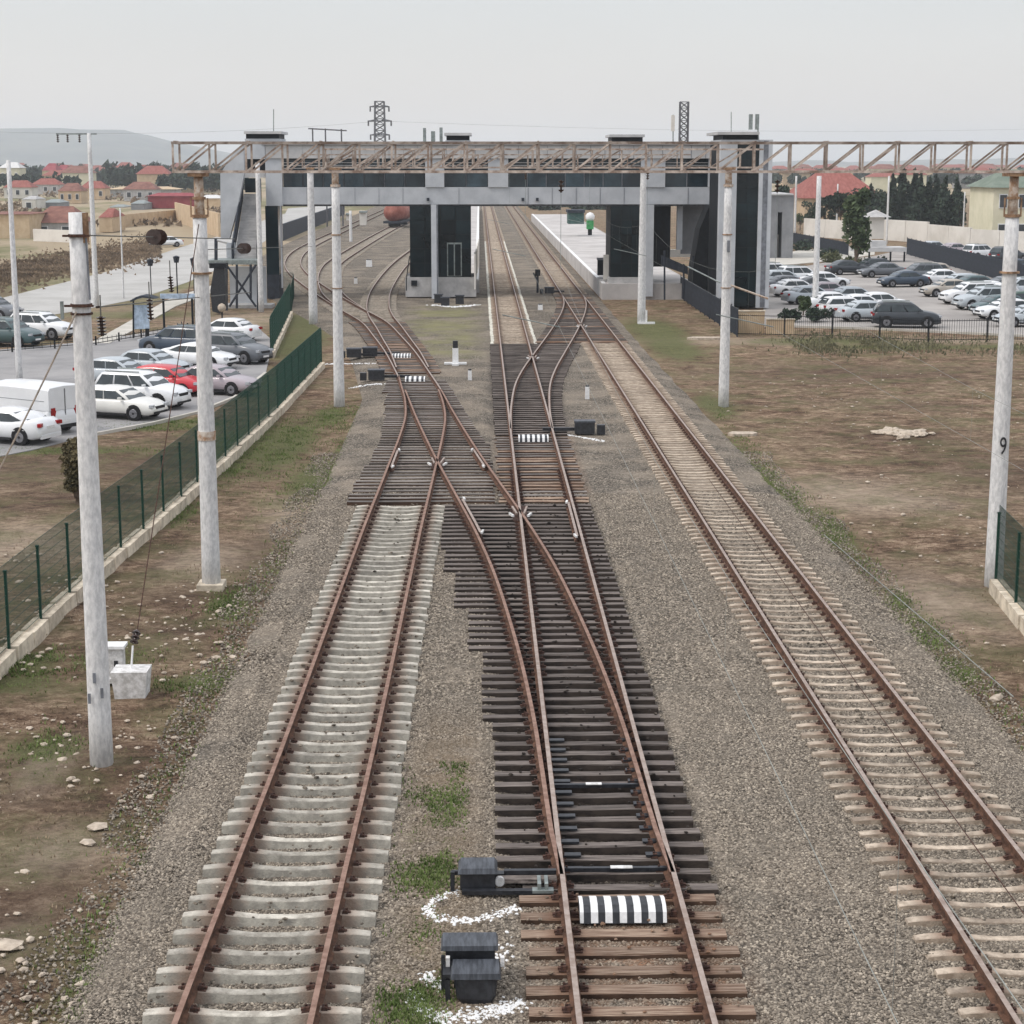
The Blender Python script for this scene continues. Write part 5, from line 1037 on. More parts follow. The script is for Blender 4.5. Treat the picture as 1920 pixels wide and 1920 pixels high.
for u, v, r, lab in ((182, 1552, .16, 'pale flat stone on the soil below the thick left pole'), (165, 1582, .12, 'smaller pale stone just below the flat one on the left soil'), (15, 1775, .22, 'pale stone at the lower left picture edge'), (1868, 1310, .2, 'whitish stone on the soil at the far right')):
    x_, y_ = gp(u, v); b = MB(); b.rock((x_, y_, GZ + .02), r, .35); tag(b.build('stone', M_stone), lab, 'stone')
wire('ground_cable', (*G(1545, 1005, GZ + .1), GZ + .14), (*G(1900, 1310, GZ + .1), GZ + .14), .011, 'pale green cable lying on the grass strip beside the right track', M_wiregreen, 0, 'cable')
# tank wagon and white huts beyond the bridge
tw = thing('tank_wagon', 'red tank wagon standing beyond the bridge left of the central tower', 'railway wagon', (A(744, 425, 292)[0], 292, .3)); xw = A(744, 425, 292)[0]
b = MB(); b.tube((xw - .6, 291, 2.5), (xw + .8, 302, 2.5), 1.45, n=16); b.build('tank', M_tank, tw, True, world=True); MB().box((xw, 296, .95), (2.7, 12, .35), -.12).build('underframe', M_hazblue, tw, world=True); MB().tube((xw, 296, 3.8), (xw, 296, 4.3), .5, n=10).build('dome', M_tank, tw, world=True)
for yy_ in (292.5, 300): MB().box((xw + (yy_ - 296) * .1, yy_, .55), (1.9, 2.2, .5)).build('bogie', M_frame, tw, world=True)
for u, v0, v1, w, Y, lab in ((680, 396, 418, 12, 280, 'white hut between the far left tracks'), (652, 400, 410, 6, 330, 'smaller white hut further along the left tracks')):
    h = thing('trackside_hut', lab, 'hut', P3(u, v1, Y)); bx_(h, 'wall', M_wallw, u - w / 2, v0 + 3, u + w / 2, v1 + 4, Y0=Y, depth=2.5); bx_(h, 'roof', M_zinc, u - w / 2 - 1, v0, u + w / 2 + 1, v0 + 3, Y0=Y - .3, depth=3.1)
# ================================================================== CARS
def lerp_tab(tab, x):
    for (a, *va), (b, *vb) in zip(tab, tab[1:]):
        if a <= x <= b:
            t_ = (x - a) / (b - a); t_ = t_ * t_ * (3 - 2 * t_) * .5 + t_ * .5; return [p + (q - p) * t_ for p, q in zip(va, vb)]
    return list(tab[-1][1:])
SPEC = dict(   # L, W, belt table (x, z top of lower body), cabin: (x0 rear base, x1 rear roof, x2 front roof, x3 front base), roof z, belt z, wheel x, wheel r
    sedan=dict(L=4.6, W=1.8, hood=.92, trunk=1.02, belt=.95, cab=(-1.75, -1.05, .35, 1.15), zr=1.45, wx=(-1.35, 1.40), wr=.33),
    coupe=dict(L=4.7, W=1.85, hood=.92, trunk=1.08, belt=.97, cab=(-2.0, -.75, .35, 1.15), zr=1.44, wx=(-1.40, 1.42), wr=.35),
    hatch=dict(L=4.0, W=1.72, hood=.95, trunk=1.0, belt=.98, cab=(-1.92, -1.45, .30, 1.10), zr=1.48, wx=(-1.22, 1.25), wr=.31),
    suv=dict(L=4.65, W=1.88, hood=1.12, trunk=1.15, belt=1.12, cab=(-2.22, -1.85, .35, 1.15), zr=1.74, wx=(-1.38, 1.40), wr=.38),
    van=dict(L=5.2, W=1.95, hood=1.1, trunk=1.2, belt=1.15, cab=(-2.58, -2.55, 1.3, 2.0), zr=2.15, wx=(-1.6, 1.65), wr=.34))
def make_car(kind, pk, label, detail=True):
    S = SPEC[kind]; L, Wd = S['L'], S['W']; pm = P[pk]; x0, x1 = -L / 2, L / 2; c0, c1, c2, c3 = S['cab']; belt, zr = S['belt'], S['zr']
    root = thing('parked_car' if kind != 'van' else 'parked_van', label, 'car' if kind != 'van' else 'van')
    tab = [(x0, .62 * S['trunk'], .80), (x0 + .10, .90 * S['trunk'], .90), (x0 + .35, S['trunk'], .97), (c0 + .1, S['trunk'], 1.0), (c1, belt, 1.0), (c2, belt, 1.0), (c3, S['hood'] + .03, 1.0), (x1 - .55, S['hood'] * .93, .96), (x1 - .15, S['hood'] * .80, .87), (x1, S['hood'] * .62, .74)]
    tab.sort(); xs_ = [x0, x0 + .05, x0 + .18, x0 + .4] + [x0 + .4 + (L - .9) * i / 11 for i in range(1, 11)] + [x1 - .5, x1 - .25, x1 - .08, x1]
    b = MB(); rings = []
    for x in xs_:
        zt_, wf = lerp_tab(tab, x); w = Wd / 2 * wf; zb_ = .24 if abs(x) < L / 2 - .2 else .30
        rings.append([(x, -w * .80, zb_), (x, -w * .97, zb_ + .08), (x, -w, zb_ + (zt_ - zb_) * .5), (x, -w * .965, zt_ - .10), (x, -w * .88, zt_ - .015), (x, -w * .5, zt_ + .012), (x, 0, zt_ + .022),
                      (x, w * .5, zt_ + .012), (x, w * .88, zt_ - .015), (x, w * .965, zt_ - .10), (x, w, zb_ + (zt_ - zb_) * .5), (x, w * .97, zb_ + .08), (x, w * .80, zb_)])
    b.loft(rings); b.build('body', pm, root, True)
    # cabin: paint shell (roof and pillars) with glass areas set in
    wb, wt = Wd / 2 * .90, Wd / 2 * .72
    if kind == 'van': wt = Wd / 2 * .90; wb = Wd / 2 * .97
    zb_ = belt - .06; b = MB(); van = kind == 'van'; prof = [(c0, zb_, wb), (c0 + (c1 - c0) * .55, zb_ + (zr - zb_) * .62, (wb + wt) / 2), (c1, zr - .06, wt + .02), (c1 + .22, zr - .005, wt - .03), ((c1 + c2) / 2, zr + .015, wt - .03), (c2 - .12, zr - .015, wt - .03), (c2 + .05, zr - .08, wt + .02), ((c2 + c3) / 2 + .05, zb_ + (zr - zb_) * .5, (wb + wt) / 2), (c3, zb_, wb)]
    rings = [[(x, -wb, zb_), (x, -w_, z - .03 if z > zb_ + .1 else z), (x, -w_ * .9, z), (x, 0, z + .015), (x, w_ * .9, z), (x, w_, z - .03 if z > zb_ + .1 else z), (x, wb, zb_)] for x, z, w_ in prof]
    if van:
        rings = [[(x, -wb, zb_), (x, -wb, max(zb_ + .02, z - .16)), (x, -wb + .10, z - .03 if z > zb_ + .1 else zb_ + .03), (x, 0, z + .02), (x, wb - .10, z - .03 if z > zb_ + .1 else zb_ + .03), (x, wb, max(zb_ + .02, z - .16)), (x, wb, zb_)] for x, z, w_ in ((c0, zr - .05, wb), (c0 + .08, zr, wb), (0, zr + .02, wb), (c2 - .2, zr, wb), (c2 + .15, zr - .2, wb), ((c2 + c3) / 2 + .12, zb_ + (zr - zb_) * .5, wb), (c3 + .05, zb_, wb))]
    b.loft(rings); b.build('roof', pm, root, not van)
    if van:
        for q in (-.02, .02): MB().box((c0 - .006, q, 1.25), (.012, .012, 1.5)).build('door_seam', M_trim, root)
        for s in (-1, 1): MB().box((-.6, s * (wb + .004), 1.5), (3.4, .012, .02)).build('side_seam', M_cladd, root)
    def side_y(z): return wb + (wt + .02 - wb) * (z - zb_) / (zr - .05 - zb_) + .006
    z0, z1 = belt + .0, zr - .14
    def xr(z): return c0 + (c1 - c0) * (z - zb_) / (zr - .06 - zb_)
    def xf(z): return c3 + (c2 - c3) * (z - zb_) / (zr - .08 - zb_)
    if kind != 'van': spans = [(0.0, .30), (.34, .66), (.70, 1.0)] if kind in ('suv',) else [(.04, .50), (.54, 1.0)]
    else: spans = [(.80, 1.0)]
    for s in (-1, 1):
        for a, c in spans:
            q = []
            for z, fr in ((z0, 0), (z1, 1)):
                l_, r_ = xr(z) + .12, xf(z) - .10; q.append((l_ + (r_ - l_) * a, l_ + (r_ - l_) * c, z))
            pts = [(q[0][0], s * side_y(z0), z0), (q[0][1], s * side_y(z0), z0), (q[1][1], s * side_y(z1), z1), (q[1][0], s * side_y(z1), z1)]; inn = [(x, y - s * .05, z) for x, y, z in pts]
            MB().add(pts + inn, [(0, 1, 2, 3), (4, 7, 6, 5), (0, 4, 5, 1), (1, 5, 6, 2), (2, 6, 7, 3), (3, 7, 4, 0)]).build('side_window', M_cglass, root)
    for nm, (xa, xb), sg in (('windscreen', (c3, c2), 1), ('rear_window', (c0, c1), -1)):
        if kind == 'van' and sg < 0: continue
        pr = []
        for t_ in (.12, .88):
            x = xa + (xb - xa) * t_ + sg * .10 * (1 - abs(t_ - .5)) * .55; z = zb_ + (zr - .06 - zb_) * t_ + .02; w_ = (wb + (wt - wb) * t_) * .88; pr.append((x, w_, z))
        (xa_, wa, za), (xb_, wb_, zb2_) = pr; pts = [(xa_ + sg * .02, -wa, za), (xa_ + sg * .02, wa, za), (xb_ + sg * .02, wb_, zb2_), (xb_ + sg * .02, -wb_, zb2_)]; inn = [(x - sg * .06, y, z - .04) for x, y, z in pts]
        MB().add(pts + inn, [(0, 1, 2, 3), (4, 7, 6, 5), (0, 4, 5, 1), (1, 5, 6, 2), (2, 6, 7, 3), (3, 7, 4, 0)]).build(nm, M_cglass, root)
    for wx in S['wx']:
        for s in (-1, 1):
            y = s * (Wd / 2 - .10); MB().tube((wx, y - .10 * s, S['wr'] + .03), (wx, y + .098 * s, S['wr'] + .03), S['wr'] + .055, n=18).build('wheel_arch', M_trim, root)
            wh = MB().tube((wx, y - .10, S['wr']), (wx, y + .10 if s > 0 else y - .10, S['wr']), S['wr'], n=18) if False else MB().tube((wx, y - .09 * s, S['wr']), (wx, y + .115 * s, S['wr']), S['wr'], n=18)
            w_ = wh.build('tyre', M_tyre, root); r_ = MB(); r_.tube((wx, y + .11 * s, S['wr']), (wx, y + .122 * s, S['wr']), S['wr'] * .66, S['wr'] * .60, 14); r_.build('rim', M_rim, w_)
            MB().tube((wx, y + .12 * s, S['wr']), (wx, y + .128 * s, S['wr']), S['wr'] * .18, n=8).build('hub', M_trim, w_)
    hw = Wd / 2; zh = S['hood'] * .70; zt_ = S['trunk'] * .80
    for s in (-1, 1):
        MB().box((x1 - .10, s * hw * .64, zh + .02), (.20, hw * .34, .13), s * -.32).build('headlight', M_lampw, root)
        MB().box((x0 + .07, s * hw * .70, zt_), (.16, hw * .32, .15 if kind != 'van' else .5), s * .28).build('tail_light', M_lampred, root)
        MB().box((c3 - .42, s * (hw + .07), belt + .06), (.12, .18, .12)).build('mirror', pm if kind != 'van' else M_trim, root)
        MB().box(((S['wx'][0] + S['wx'][1]) / 2, s * (hw - .035), .27), (1.9, .06, .10)).build('sill', M_trim, root)
        if kind == 'suv': MB().box((-.7, s * (wt - .05), zr + .03), (1.9, .04, .05)).build('roof_rail', M_zinc, root)
    MB().box((x1 - .045, 0, zh - .06), (.10, hw * .85, .13)).box((x1 - .03, 0, .36), (.12, hw * 1.3, .10)).build('grille', M_trim, root)
    MB().box((x1 + .012, 0, .47), (.02, .52, .11)).build('number_plate', M_white, root); MB().box((x0 - .005, 0, zt_ - .12 if kind != 'van' else .6), (.02, .52, .11)).build('number_plate', M_white, root)
    MB().box((x0 + .02, 0, .36), (.10, hw * 1.5, .16)).build('bumper', M_trim if kind in ('suv', 'van') else pm, root)
    return root
def park(u, v, kind, pk, deg, label, group=None):
    o = make_car(kind, pk, label); x, y = gp(u, v); o.location = (x, y, GZ + .03); o.rotation_euler = (0, 0, R(deg))
    if group: o['group'] = group
    k_ = .88 if u < 960 else .92
    o.scale = (k_, k_, k_)
    return o
GL, GR, GX = 'cars parked in the left car park', 'cars parked in the right car park', 'cars beyond the dark fence'
for a in (
    (10, 828, 'coupe', 'white', 158, 'white saloon cut by the left picture edge, tail lamp towards the fence'), (48, 806, 'van', 'white', 146, 'tall white panel van with rear doors towards the fence'),
    (222, 783, 'sedan', 'ivory', -22, 'white saloon nearest the fence, bonnet just right of the thick pole'), (268, 764, 'suv', 'white', -22, 'white estate with roof rails beside the ivory saloon'),
    (318, 740, 'hatch', 'red', -22, 'bright red hatchback, the only red car'), (222, 722, 'sedan', 'silver', -22, 'silver-blue saloon behind the white estate, left of the red hatchback'),
    (405, 738, 'sedan', 'mauve', -22, 'pinkish grey saloon right of the gantry mast by the green fence'), (283, 705, 'sedan', 'silver', -24, 'pale silver saloon in the middle of the left rows'),
    (372, 690, 'coupe', 'white', -24, 'white sleek saloon whose rounded front pokes right of the gantry mast'), (332, 664, 'suv', 'navy', 158, 'dark blue people carrier behind the pale silver saloon'),
    (440, 680, 'suv', 'grey', -30, 'dark grey off-roader right of the mast, tallest in its row'), (425, 638, 'sedan', 'white', 158, 'white saloon furthest back near the staircase'),
    (80, 635, 'suv', 'white', -22, 'white pick-up like off-roader left of the thick pole, front to the road'), (18, 648, 'suv', 'teal', -25, 'teal-grey off-roader behind the slim left pole'),
    (-12, 600, 'suv', 'grey', -25, 'dark vehicle mostly outside the left picture edge')): park(*a, group=GL)
park(312, 463, 'sedan', 'white', 200, 'lone white car on the far side of the pale road')
for a in (
    (1452, 527, 'suv', 'white', 15, 'white hatch-backed car closest to the tall black tower column'), (1478, 548, 'sedan', 'grey', 15, 'dark saloon roof showing behind the white one near the tower'),
    (1492, 556, 'sedan', 'white', 15, 'white saloon with red tail lamp near the round shrub'), (1552, 562, 'sedan', 'mauve', 15, 'lilac-silver saloon behind the shrub bed mast'),
    (1560, 583, 'sedan', 'white', 14, 'white saloon just right of the shrub bed mast'), (1612, 588, 'coupe', 'white', 14, 'white saloon third from the dark estate'),
    (1628, 602, 'sedan', 'silver', 12, 'silver saloon with tail lamps directly left of the dark estate'), (1698, 614, 'suv', 'dark', -8, 'dark teal estate seen side-on at the front of the right car park'),
    (1692, 538, 'sedan', 'navy', 192, 'dark-blue saloon with silver roof glints in the far row'), (1652, 520, 'sedan', 'grey', 192, 'grey saloon at the far left end of the back row'),
    (1775, 556, 'sedan', 'beige', 192, 'beige saloon heading the right-hand row'), (1815, 570, 'suv', 'white', 192, 'white off-roader between the beige and silver cars'),
    (1842, 580, 'suv', 'silver', 194, 'silver off-roader left of the right gantry mast'), (1868, 591, 'hatch', 'teal', 194, 'teal hatchback touching the right gantry mast'),
    (1905, 582, 'sedan', 'green', 194, 'dark green car immediately right of the right gantry mast'), (1925, 612, 'sedan', 'silver', 190, 'silver car cut by the right picture edge near the railing'),
    (1742, 522, 'hatch', 'beige', 192, 'small beige car behind the beige saloon'), (1590, 515, 'sedan', 'dark', 15, 'dark saloon alone by the hedge of the right car park'),
    (1885, 598, 'sedan', 'white', 193, 'white saloon hidden behind the right gantry mast'), (1862, 566, 'hatch', 'white', 193, 'white hatchback roof right behind the silver off-roader'), (1758, 535, 'sedan', 'white', 192, 'white saloon between the navy and beige saloons'), (1910, 560, 'suv', 'silver', 193, 'silver off-roader behind the dark green car at the edge'), (1880, 550, 'sedan', 'grey', 193, 'grey saloon roof left of the right gantry mast'), (1820, 548, 'sedan', 'teal', 192, 'teal saloon roof in the back of the right-hand row'), (1500, 534, 'suv', 'white', 15, 'white off-roader behind the grey saloon near the tower'), (1545, 540, 'sedan', 'white', 15, 'white saloon at the far end behind the lilac one'), (1600, 572, 'sedan', 'silver', 14, 'silver saloon roof between the shrub mast and the dark estate'), (1650, 584, 'sedan', 'white', 13, 'white saloon roof just behind the dark estate'),
    (1722, 529, 'suv', 'grey', 192, 'dark grey off-roader squeezed between navy and beige cars'), (1795, 545, 'hatch', 'silver', 192, 'silver hatchback roof behind the white off-roader'), (1845, 560, 'sedan', 'white', 192, 'white saloon roof behind the silver off-roader'), (1632, 512, 'hatch', 'dark', 192, 'black hatchback at the hedge end of the back row'),
    (1520, 570, 'sedan', 'silver', 15, 'silver saloon behind the shrub, between white saloons'), (1585, 594, 'hatch', 'white', 13, 'white hatchback half hidden by the right shrub'), (1468, 537, 'hatch', 'silver', 15, 'silver hatchback behind the first white saloon by the tower'), (1532, 552, 'sedan', 'dark', 15, 'dark saloon showing just left of the shrub bed mast')): park(*a, group=GR)
for a in ((1838, 486, 'suv', 'white', 30, 'white off-roader beyond the dark fence, next to the right mast'), (1890, 492, 'suv', 'dark', 30, 'black car beyond the dark fence, right of the mast'), (1905, 512, 'sedan', 'navy', 30, 'navy car below the black one beyond the fence'),
          (1750, 474, 'sedan', 'silver', 30, 'pale silver car far behind the dark fence'), (1790, 478, 'sedan', 'mauve', 30, 'pinkish car far behind the dark fence')): park(*a, group=GX)

# ================================================================== TREES AND SHRUBS
def leafcloud(b, c, rx, ry, rz, n, s, rr, fill=.55):
    for _ in range(n):
        while True:
            p = Vector((rr.uniform(-1, 1), rr.uniform(-1, 1), rr.uniform(-1, 1)))
            if fill < p.length < 1: break
        q = Vector((c[0] + p.x * rx, c[1] + p.y * ry, c[2] + p.z * rz)); a = Vector((rr.gauss(0, 1), rr.gauss(0, 1), rr.gauss(0, 1))).normalized(); d_ = a.orthogonal().normalized(); w = a.cross(d_); k = s * rr.uniform(.6, 1.4)
        b.add([q - d_ * k - w * k * .4, q + d_ * k - w * k * .5, q + w * k], [(0, 1, 2)])
def tree(x, y, z0, h, r, kind, label, n=900, m=None, s=None, name='tree', cat='tree', group=None, seed=None, lean=0):
    rr = random.Random(seed if seed is not None else int(x * 13 + y * 7)); t_ = thing(name, label, cat, (x, y, z0), group=group); tb_ = MB(); th = h * (.95 if kind == 'cone' else .6)
    tb_.tube((0, 0, -.2), (lean, 0, th), h * .022 + .04, .02, 7); c = MB(); s = s or h * .035
    if kind == 'cone':
        for k in range(14):
            f = k / 13; z = h * (.14 + .84 * f); rad = r * (1 - f) ** .8 + .05 * r; leafcloud(c, (lean * f + rr.uniform(-.1, .1) * r, rr.uniform(-.1, .1) * r, z), rad, rad, h * .07, int(n * (1 - f * .75) / 9), s, rr, .3)
            if k % 3 == 0: a = rr.uniform(0, 6.28); tb_.tube((0, 0, z), (math.cos(a) * rad * .8, math.sin(a) * rad * .8, z - .1), .03, .01, 5)
    elif kind == 'oval':
        for k in range(16):
            f = .30 + .66 * k / 15; rad = r * math.sin(math.pi * (f - .12) / 1.0) ** .6 * .62; a = rr.uniform(0, 6.28); cc = (math.cos(a) * r * .32, math.sin(a) * r * .32, h * f); leafcloud(c, cc, rad, rad, h * .10, n // 16, s, rr, .3)
            if k % 4 == 0: tb_.tube((0, 0, h * .12), cc, .12, .03, 6)
    else:
        for k in range(9):
            a = rr.uniform(0, 6.28); q = rr.uniform(.15, .75) * r; z = h * rr.uniform(.42, .85); cc = (math.cos(a) * q + lean, math.sin(a) * q, z); tb_.tube((lean * .6, 0, h * .35), cc, .05 + h * .006, .02, 5); rad = r * rr.uniform(.32, .55); leafcloud(c, cc, rad, rad, rad * .85, n // 9, s, rr, .45)
    tb_.build('trunk', M_bark, t_); c.build('crown', m or M_leafdk, t_); return t_
def tp(u, vb, vt, ru, kind, label, m=None, n=900, Y=None, **k):
    if Y is None: x, y = gp(u, vb); z = GZ
    else: x, z = A(u, vb, Y); y = Y
    h = A(u, vt, y)[1] - z; r = ru * y / F; return tree(x, y, z, h, r, kind, label, n, m, **k)
for a in ((1604, 505, 362, 32, 'oval', 'large dark tree in front of the guard booth, forked trunk', M_leafg, 1500), (1575, 440, 352, 22, 'round', 'dark tree between two thin poles', M_leafdk, 900), (1545, 438, 360, 20, 'round', 'dark tree left of the thin white pole', M_leafdk, 700),
          (1690, 425, 315, 26, 'cone', 'tallest dark conifer behind the guard booth', M_leafdk, 1500), (1712, 425, 322, 22, 'cone', 'second dark conifer right beside the tallest', M_leafdk, 1300), (1752, 430, 332, 24, 'cone', 'dark conifer in the middle of the row', M_leafdk, 1300),
          (1790, 432, 338, 20, 'cone', 'dark conifer nearest the cream house', M_leafdk, 1100), (1775, 428, 394, 18, 'round', 'low dark tree filling the gap before the cream house', M_leafdk, 800), (1730, 428, 392, 22, 'round', 'low dark tree in the conifer row', M_leafdk, 900), (1668, 424, 352, 24, 'round', 'low dark tree left of the conifers', M_leafdk, 900),
          (1640, 420, 352, 22, 'round', 'broad dark tree behind the booth roof', M_leafdk, 800), (1500, 432, 398, 14, 'round', 'dense green shrub tree at the end of the white wall', M_leafg, 700), (1462, 450, 338, 20, 'round', 'dark tree above the grey outbuilding roof', M_leafdk, 900), (1520, 435, 372, 18, 'round', 'dark tree under the red roof', M_leafdk, 600)):
    tp(*a[:5], a[5], a[6], a[7])
for a in ((1610, 424, 356, 24, 'oval', 'broad evergreen left of the booth in the back row', M_leafdk, 900), (1632, 428, 348, 20, 'cone', 'pointed evergreen just left of the booth roof', M_leafdk, 1000), (1700, 428, 388, 26, 'oval', 'bulky evergreen filling the base of the two tall conifers', M_leafdk, 1100),
          (1735, 430, 345, 24, 'cone', 'evergreen between the tall pair and the middle conifer', M_leafdk, 1000), (1765, 432, 392, 24, 'oval', 'bulky evergreen right of the middle conifer', M_leafdk, 1100), (1800, 434, 362, 16, 'oval', 'dark evergreen touching the cream house corner', M_leafdk, 700),
          (1672, 428, 330, 20, 'cone', 'pointed evergreen just left of the tallest conifer', M_leafdk, 1300), (1722, 430, 330, 22, 'cone', 'tall conifer third from the booth', M_leafdk, 1300), (1740, 430, 338, 20, 'cone', 'conifer fourth from the booth', M_leafdk, 1200), (1768, 432, 334, 22, 'cone', 'tall conifer between the middle one and the cream house', M_leafdk, 1200),
          (1560, 434, 372, 20, 'oval', 'evergreen right of the second thin pole', M_leafdk, 700), (1528, 436, 378, 16, 'oval', 'evergreen below the left end of the red roof', M_leafdk, 600), (1655, 432, 366, 18, 'oval', 'evergreen directly behind the guard booth', M_leafdk, 700)):
    tp(*a[:5], a[5], a[6], a[7])
for a in ((1506, 592, 556, 15, 'round', 'small round evergreen shrub by the white mast in the right bed', M_leafg, 900), (1478, 604, 582, 22, 'round', 'low spreading shrub left in the bed', M_leafdk, 600), (1530, 604, 584, 30, 'round', 'low spreading shrub right in the bed', M_leafdk, 800)):
    tp(*a[:5], a[5], a[6], a[7], name='shrub', cat='shrub', s=.10)
for i, (u, vb, ru, hv, lab) in enumerate(((1560, 492, 26, 14, 'olive hedge clump by the pale wall'), (1600, 500, 24, 14, 'olive hedge clump behind the far row of cars'), (1640, 505, 26, 20, 'dark hedge clump at the start of the back row'), (1500, 470, 30, 12, 'dark hedge clump behind the grey outbuilding'), (1550, 482, 24, 10, 'dark hedge clump along the railing'))):
    tp(u, vb, vb - hv, ru, 'round', lab, M_leafol if i < 2 else M_leafdk, 500, name='hedge', cat='hedge', s=.14)
tp(146, 945, 825, 34, 'oval', 'dry olive bush between the van and the thick pole', mat('dry_bush_leaves', (.07,.06,.03), .9, scale=1.5, col2=(.16,.13,.07)), 2600, name='bush', cat='bush', s=.07, seed=5)
b = MB(); rr = random.Random(14)
for _ in range(5200):
    u = rr.choice((rr.uniform(1480, 1960), rr.gauss(1580, 60))); v = 652 + rr.gauss(0, 9) + (u - 1600) * .02; x, y = gp(u, v)
    if noise.noise((x * .5, y * .4, 2)) < -.08: continue
    q = Vector((x, y, GZ + abs(rr.gauss(0, .16)))); a = rr.uniform(0, 6.28); k = rr.uniform(.05, .14); b.add([q, q + Vector((math.cos(a) * k, math.sin(a) * k, k * .4)), q + Vector((math.cos(a + 1) * k * .5, 0, k * 1.6))], [(0, 1, 2)])
tag(b.build('weeds', mat('weeds_greyolive', (.09, .09, .05), .9, scale=.8, col2=(.20, .185, .115))), 'grey-green weeds along the foot of the black railing', kind='stuff')
# ploughed brush bank left, stuff
b = MB(); rr = random.Random(4)
for _ in range(15000):
    u = rr.uniform(-120, 300); f = (u + 120) / 420; v = 540 - 74 * f + rr.gauss(0, 11); x, y = gp(u, v); q = Vector((x, y, GZ + abs(rr.gauss(0, .12)))); a = rr.uniform(0, 6.28); k = rr.uniform(.12, .30) * (1.5 + noise.noise((x * .2, y * .2, 0)))
    b.add([q, q + Vector((math.cos(a) * k, math.sin(a) * k, .05)), q + Vector((0, 0, k * .7))], [(0, 1, 2)])
tag(b.build('dry_brush', M_bushbr), 'band of dry brown brush on the far side of the pale road', kind='stuff')
# far wood: one mass of clumps, left and right
b = MB()
def woods(u0, u1, vb, hpx, Y, n, s, rr):
    for _ in range(n):
        u = rr.uniform(u0, u1); y = Y * rr.uniform(.96, 1.08); x, z = A(u, vb, y); hh = hpx * y / F * rr.uniform(.55, 1.15) * (.8 + .4 * noise.noise((u * .05, 3, 1))); w = hh * rr.uniform(.3, .5)
        leafcloud(b, (x, y, max(z, GZ) + hh * .5), w, w, hh * .55, 26, s, rr, .2)
rr = random.Random(11)
woods(-60, 150, 347, 20, 660, 60, 1.2, rr); woods(-60, 200, 345, 34, 860, 120, 1.5, rr); woods(205, 420, 345, 36, 700, 170, 1.5, rr); woods(300, 460, 350, 26, 620, 80, 1.3, rr); woods(-60, 460, 330, 20, 1200, 160, 2.2, rr)
tag(b.build('far_wood', M_leafdk), 'dark band of trees below the left hill', kind='stuff')
b = MB(); woods(1440, 1960, 342, 16, 760, 190, 1.2, rr); woods(1440, 1960, 330, 12, 1100, 170, 1.8, rr); woods(1000, 1140, 396, 18, 420, 60, .9, rr); woods(530, 770, 390, 12, 480, 60, .9, rr); tag(b.build('far_wood', M_leafdk), 'scattered dark treetops among the far roofs on the right and beyond the bridge', kind='stuff')

# ================================================================== FAR BUILDINGS
def house(u0, u1, v0, v1, vr, Y, wall, roof, label, group=None, dep=8, win=0, hip=.25, name='house', two=False, x=None):
    xa, zb_ = A(u0, v1, Y); xb, zt_ = A(u1, v0, Y); zr_ = A(u0, vr, Y)[1]; cx, W_ = (xa + xb) / 2, xb - xa; zb_ = min(zb_, GZ + .1) if zb_ > -3 else zb_
    h = thing(name, label, 'house', (cx, Y, max(zb_, GZ)), group=group); MB().box((cx, Y + dep / 2, (zt_ + zb_) / 2), (W_, dep, zt_ - zb_)).build('wall', wall, h, world=True); o = W_ * .04; zt2_ = zt_ + .02
    b = MB(); b.add([(xa - o, Y - o, zt2_), (xb + o, Y - o, zt2_), (xb + o, Y + dep + o, zt2_), (xa - o, Y + dep + o, zt2_), (cx - W_ * (.5 - hip), Y + dep / 2, zr_), (cx + W_ * (.5 - hip), Y + dep / 2, zr_)], [(0, 1, 5, 4), (1, 2, 5), (2, 3, 4, 5), (3, 0, 4), (0, 3, 2, 1)]); b.build('roof', roof, h, world=True)
    rows = 2 if two else 1
    for j in range(rows):
        for i in range(win):
            wx = xa + W_ * (i + .5) / win; zc = zb_ + (zt_ - zb_) * ((j + .55) / rows); ww = W_ / win * .36; wh = (zt_ - zb_) / rows * .42
            f = MB().box((wx, Y - .06, zc), (ww * 1.2, .12, wh * 1.15)).build('window', M_white, h, world=True); MB().box((wx, Y - .09, zc), (ww, .14, wh)).build('pane', M_winf, f, world=True)
    return h
house(1860, 2080, 352, 436, 318, 225, M_cream, M_roofgreen, 'cream two-storey house with green hipped roof behind the right mast', None, 11, 6, .18, two=True)
hb = thing('outbuilding', 'grey flat-roofed outbuilding with a tall opening right of the black tower', 'building', P3(1462, 492, 200)); bx_(hb, 'wall', M_greyb, 1436, 366, 1456, 492, Y0=200, depth=9); bx_(hb, 'wall', M_greyb, 1468, 366, 1486, 484, Y0=200, depth=9); bx_(hb, 'lintel', M_greyb, 1456, 366, 1468, 398, Y0=200.05, depth=8.9); bx_(hb, 'opening', M_frame, 1456, 398, 1468, 440, Y0=203, depth=.4); bx_(hb, 'pale_panel', M_wallw, 1456, 440, 1468, 484, Y0=202, depth=.4); bx_(hb, 'roof_slab', M_fascia, 1434, 363, 1488, 366, Y0=199.7, depth=9.8)
house(1508, 1655, 372, 400, 322, 330, M_tan, M_roofred, 'large red hipped roof rising above the dark trees', None, 22, 0, .30)
gb = thing('guard_booth', 'white guard booth with small hipped roof on the compound wall', 'booth', P3(1643, 455, 215)); bx_(gb, 'wall', M_wallw, 1633, 407, 1657, 448, Y0=215, depth=2.2); xg, zg = A(1645, 407, 215)
b = MB(); b.add([(xg - 1.55, 214.4, zg), (xg + 1.55, 214.4, zg), (xg + 1.55, 217.6, zg), (xg - 1.55, 217.6, zg), (xg, 216, zg + .85)], [(0, 1, 4), (1, 2, 4), (2, 3, 4), (3, 0, 4), (3, 2, 1, 0)]); b.build('roof', M_concp, gb, world=True)
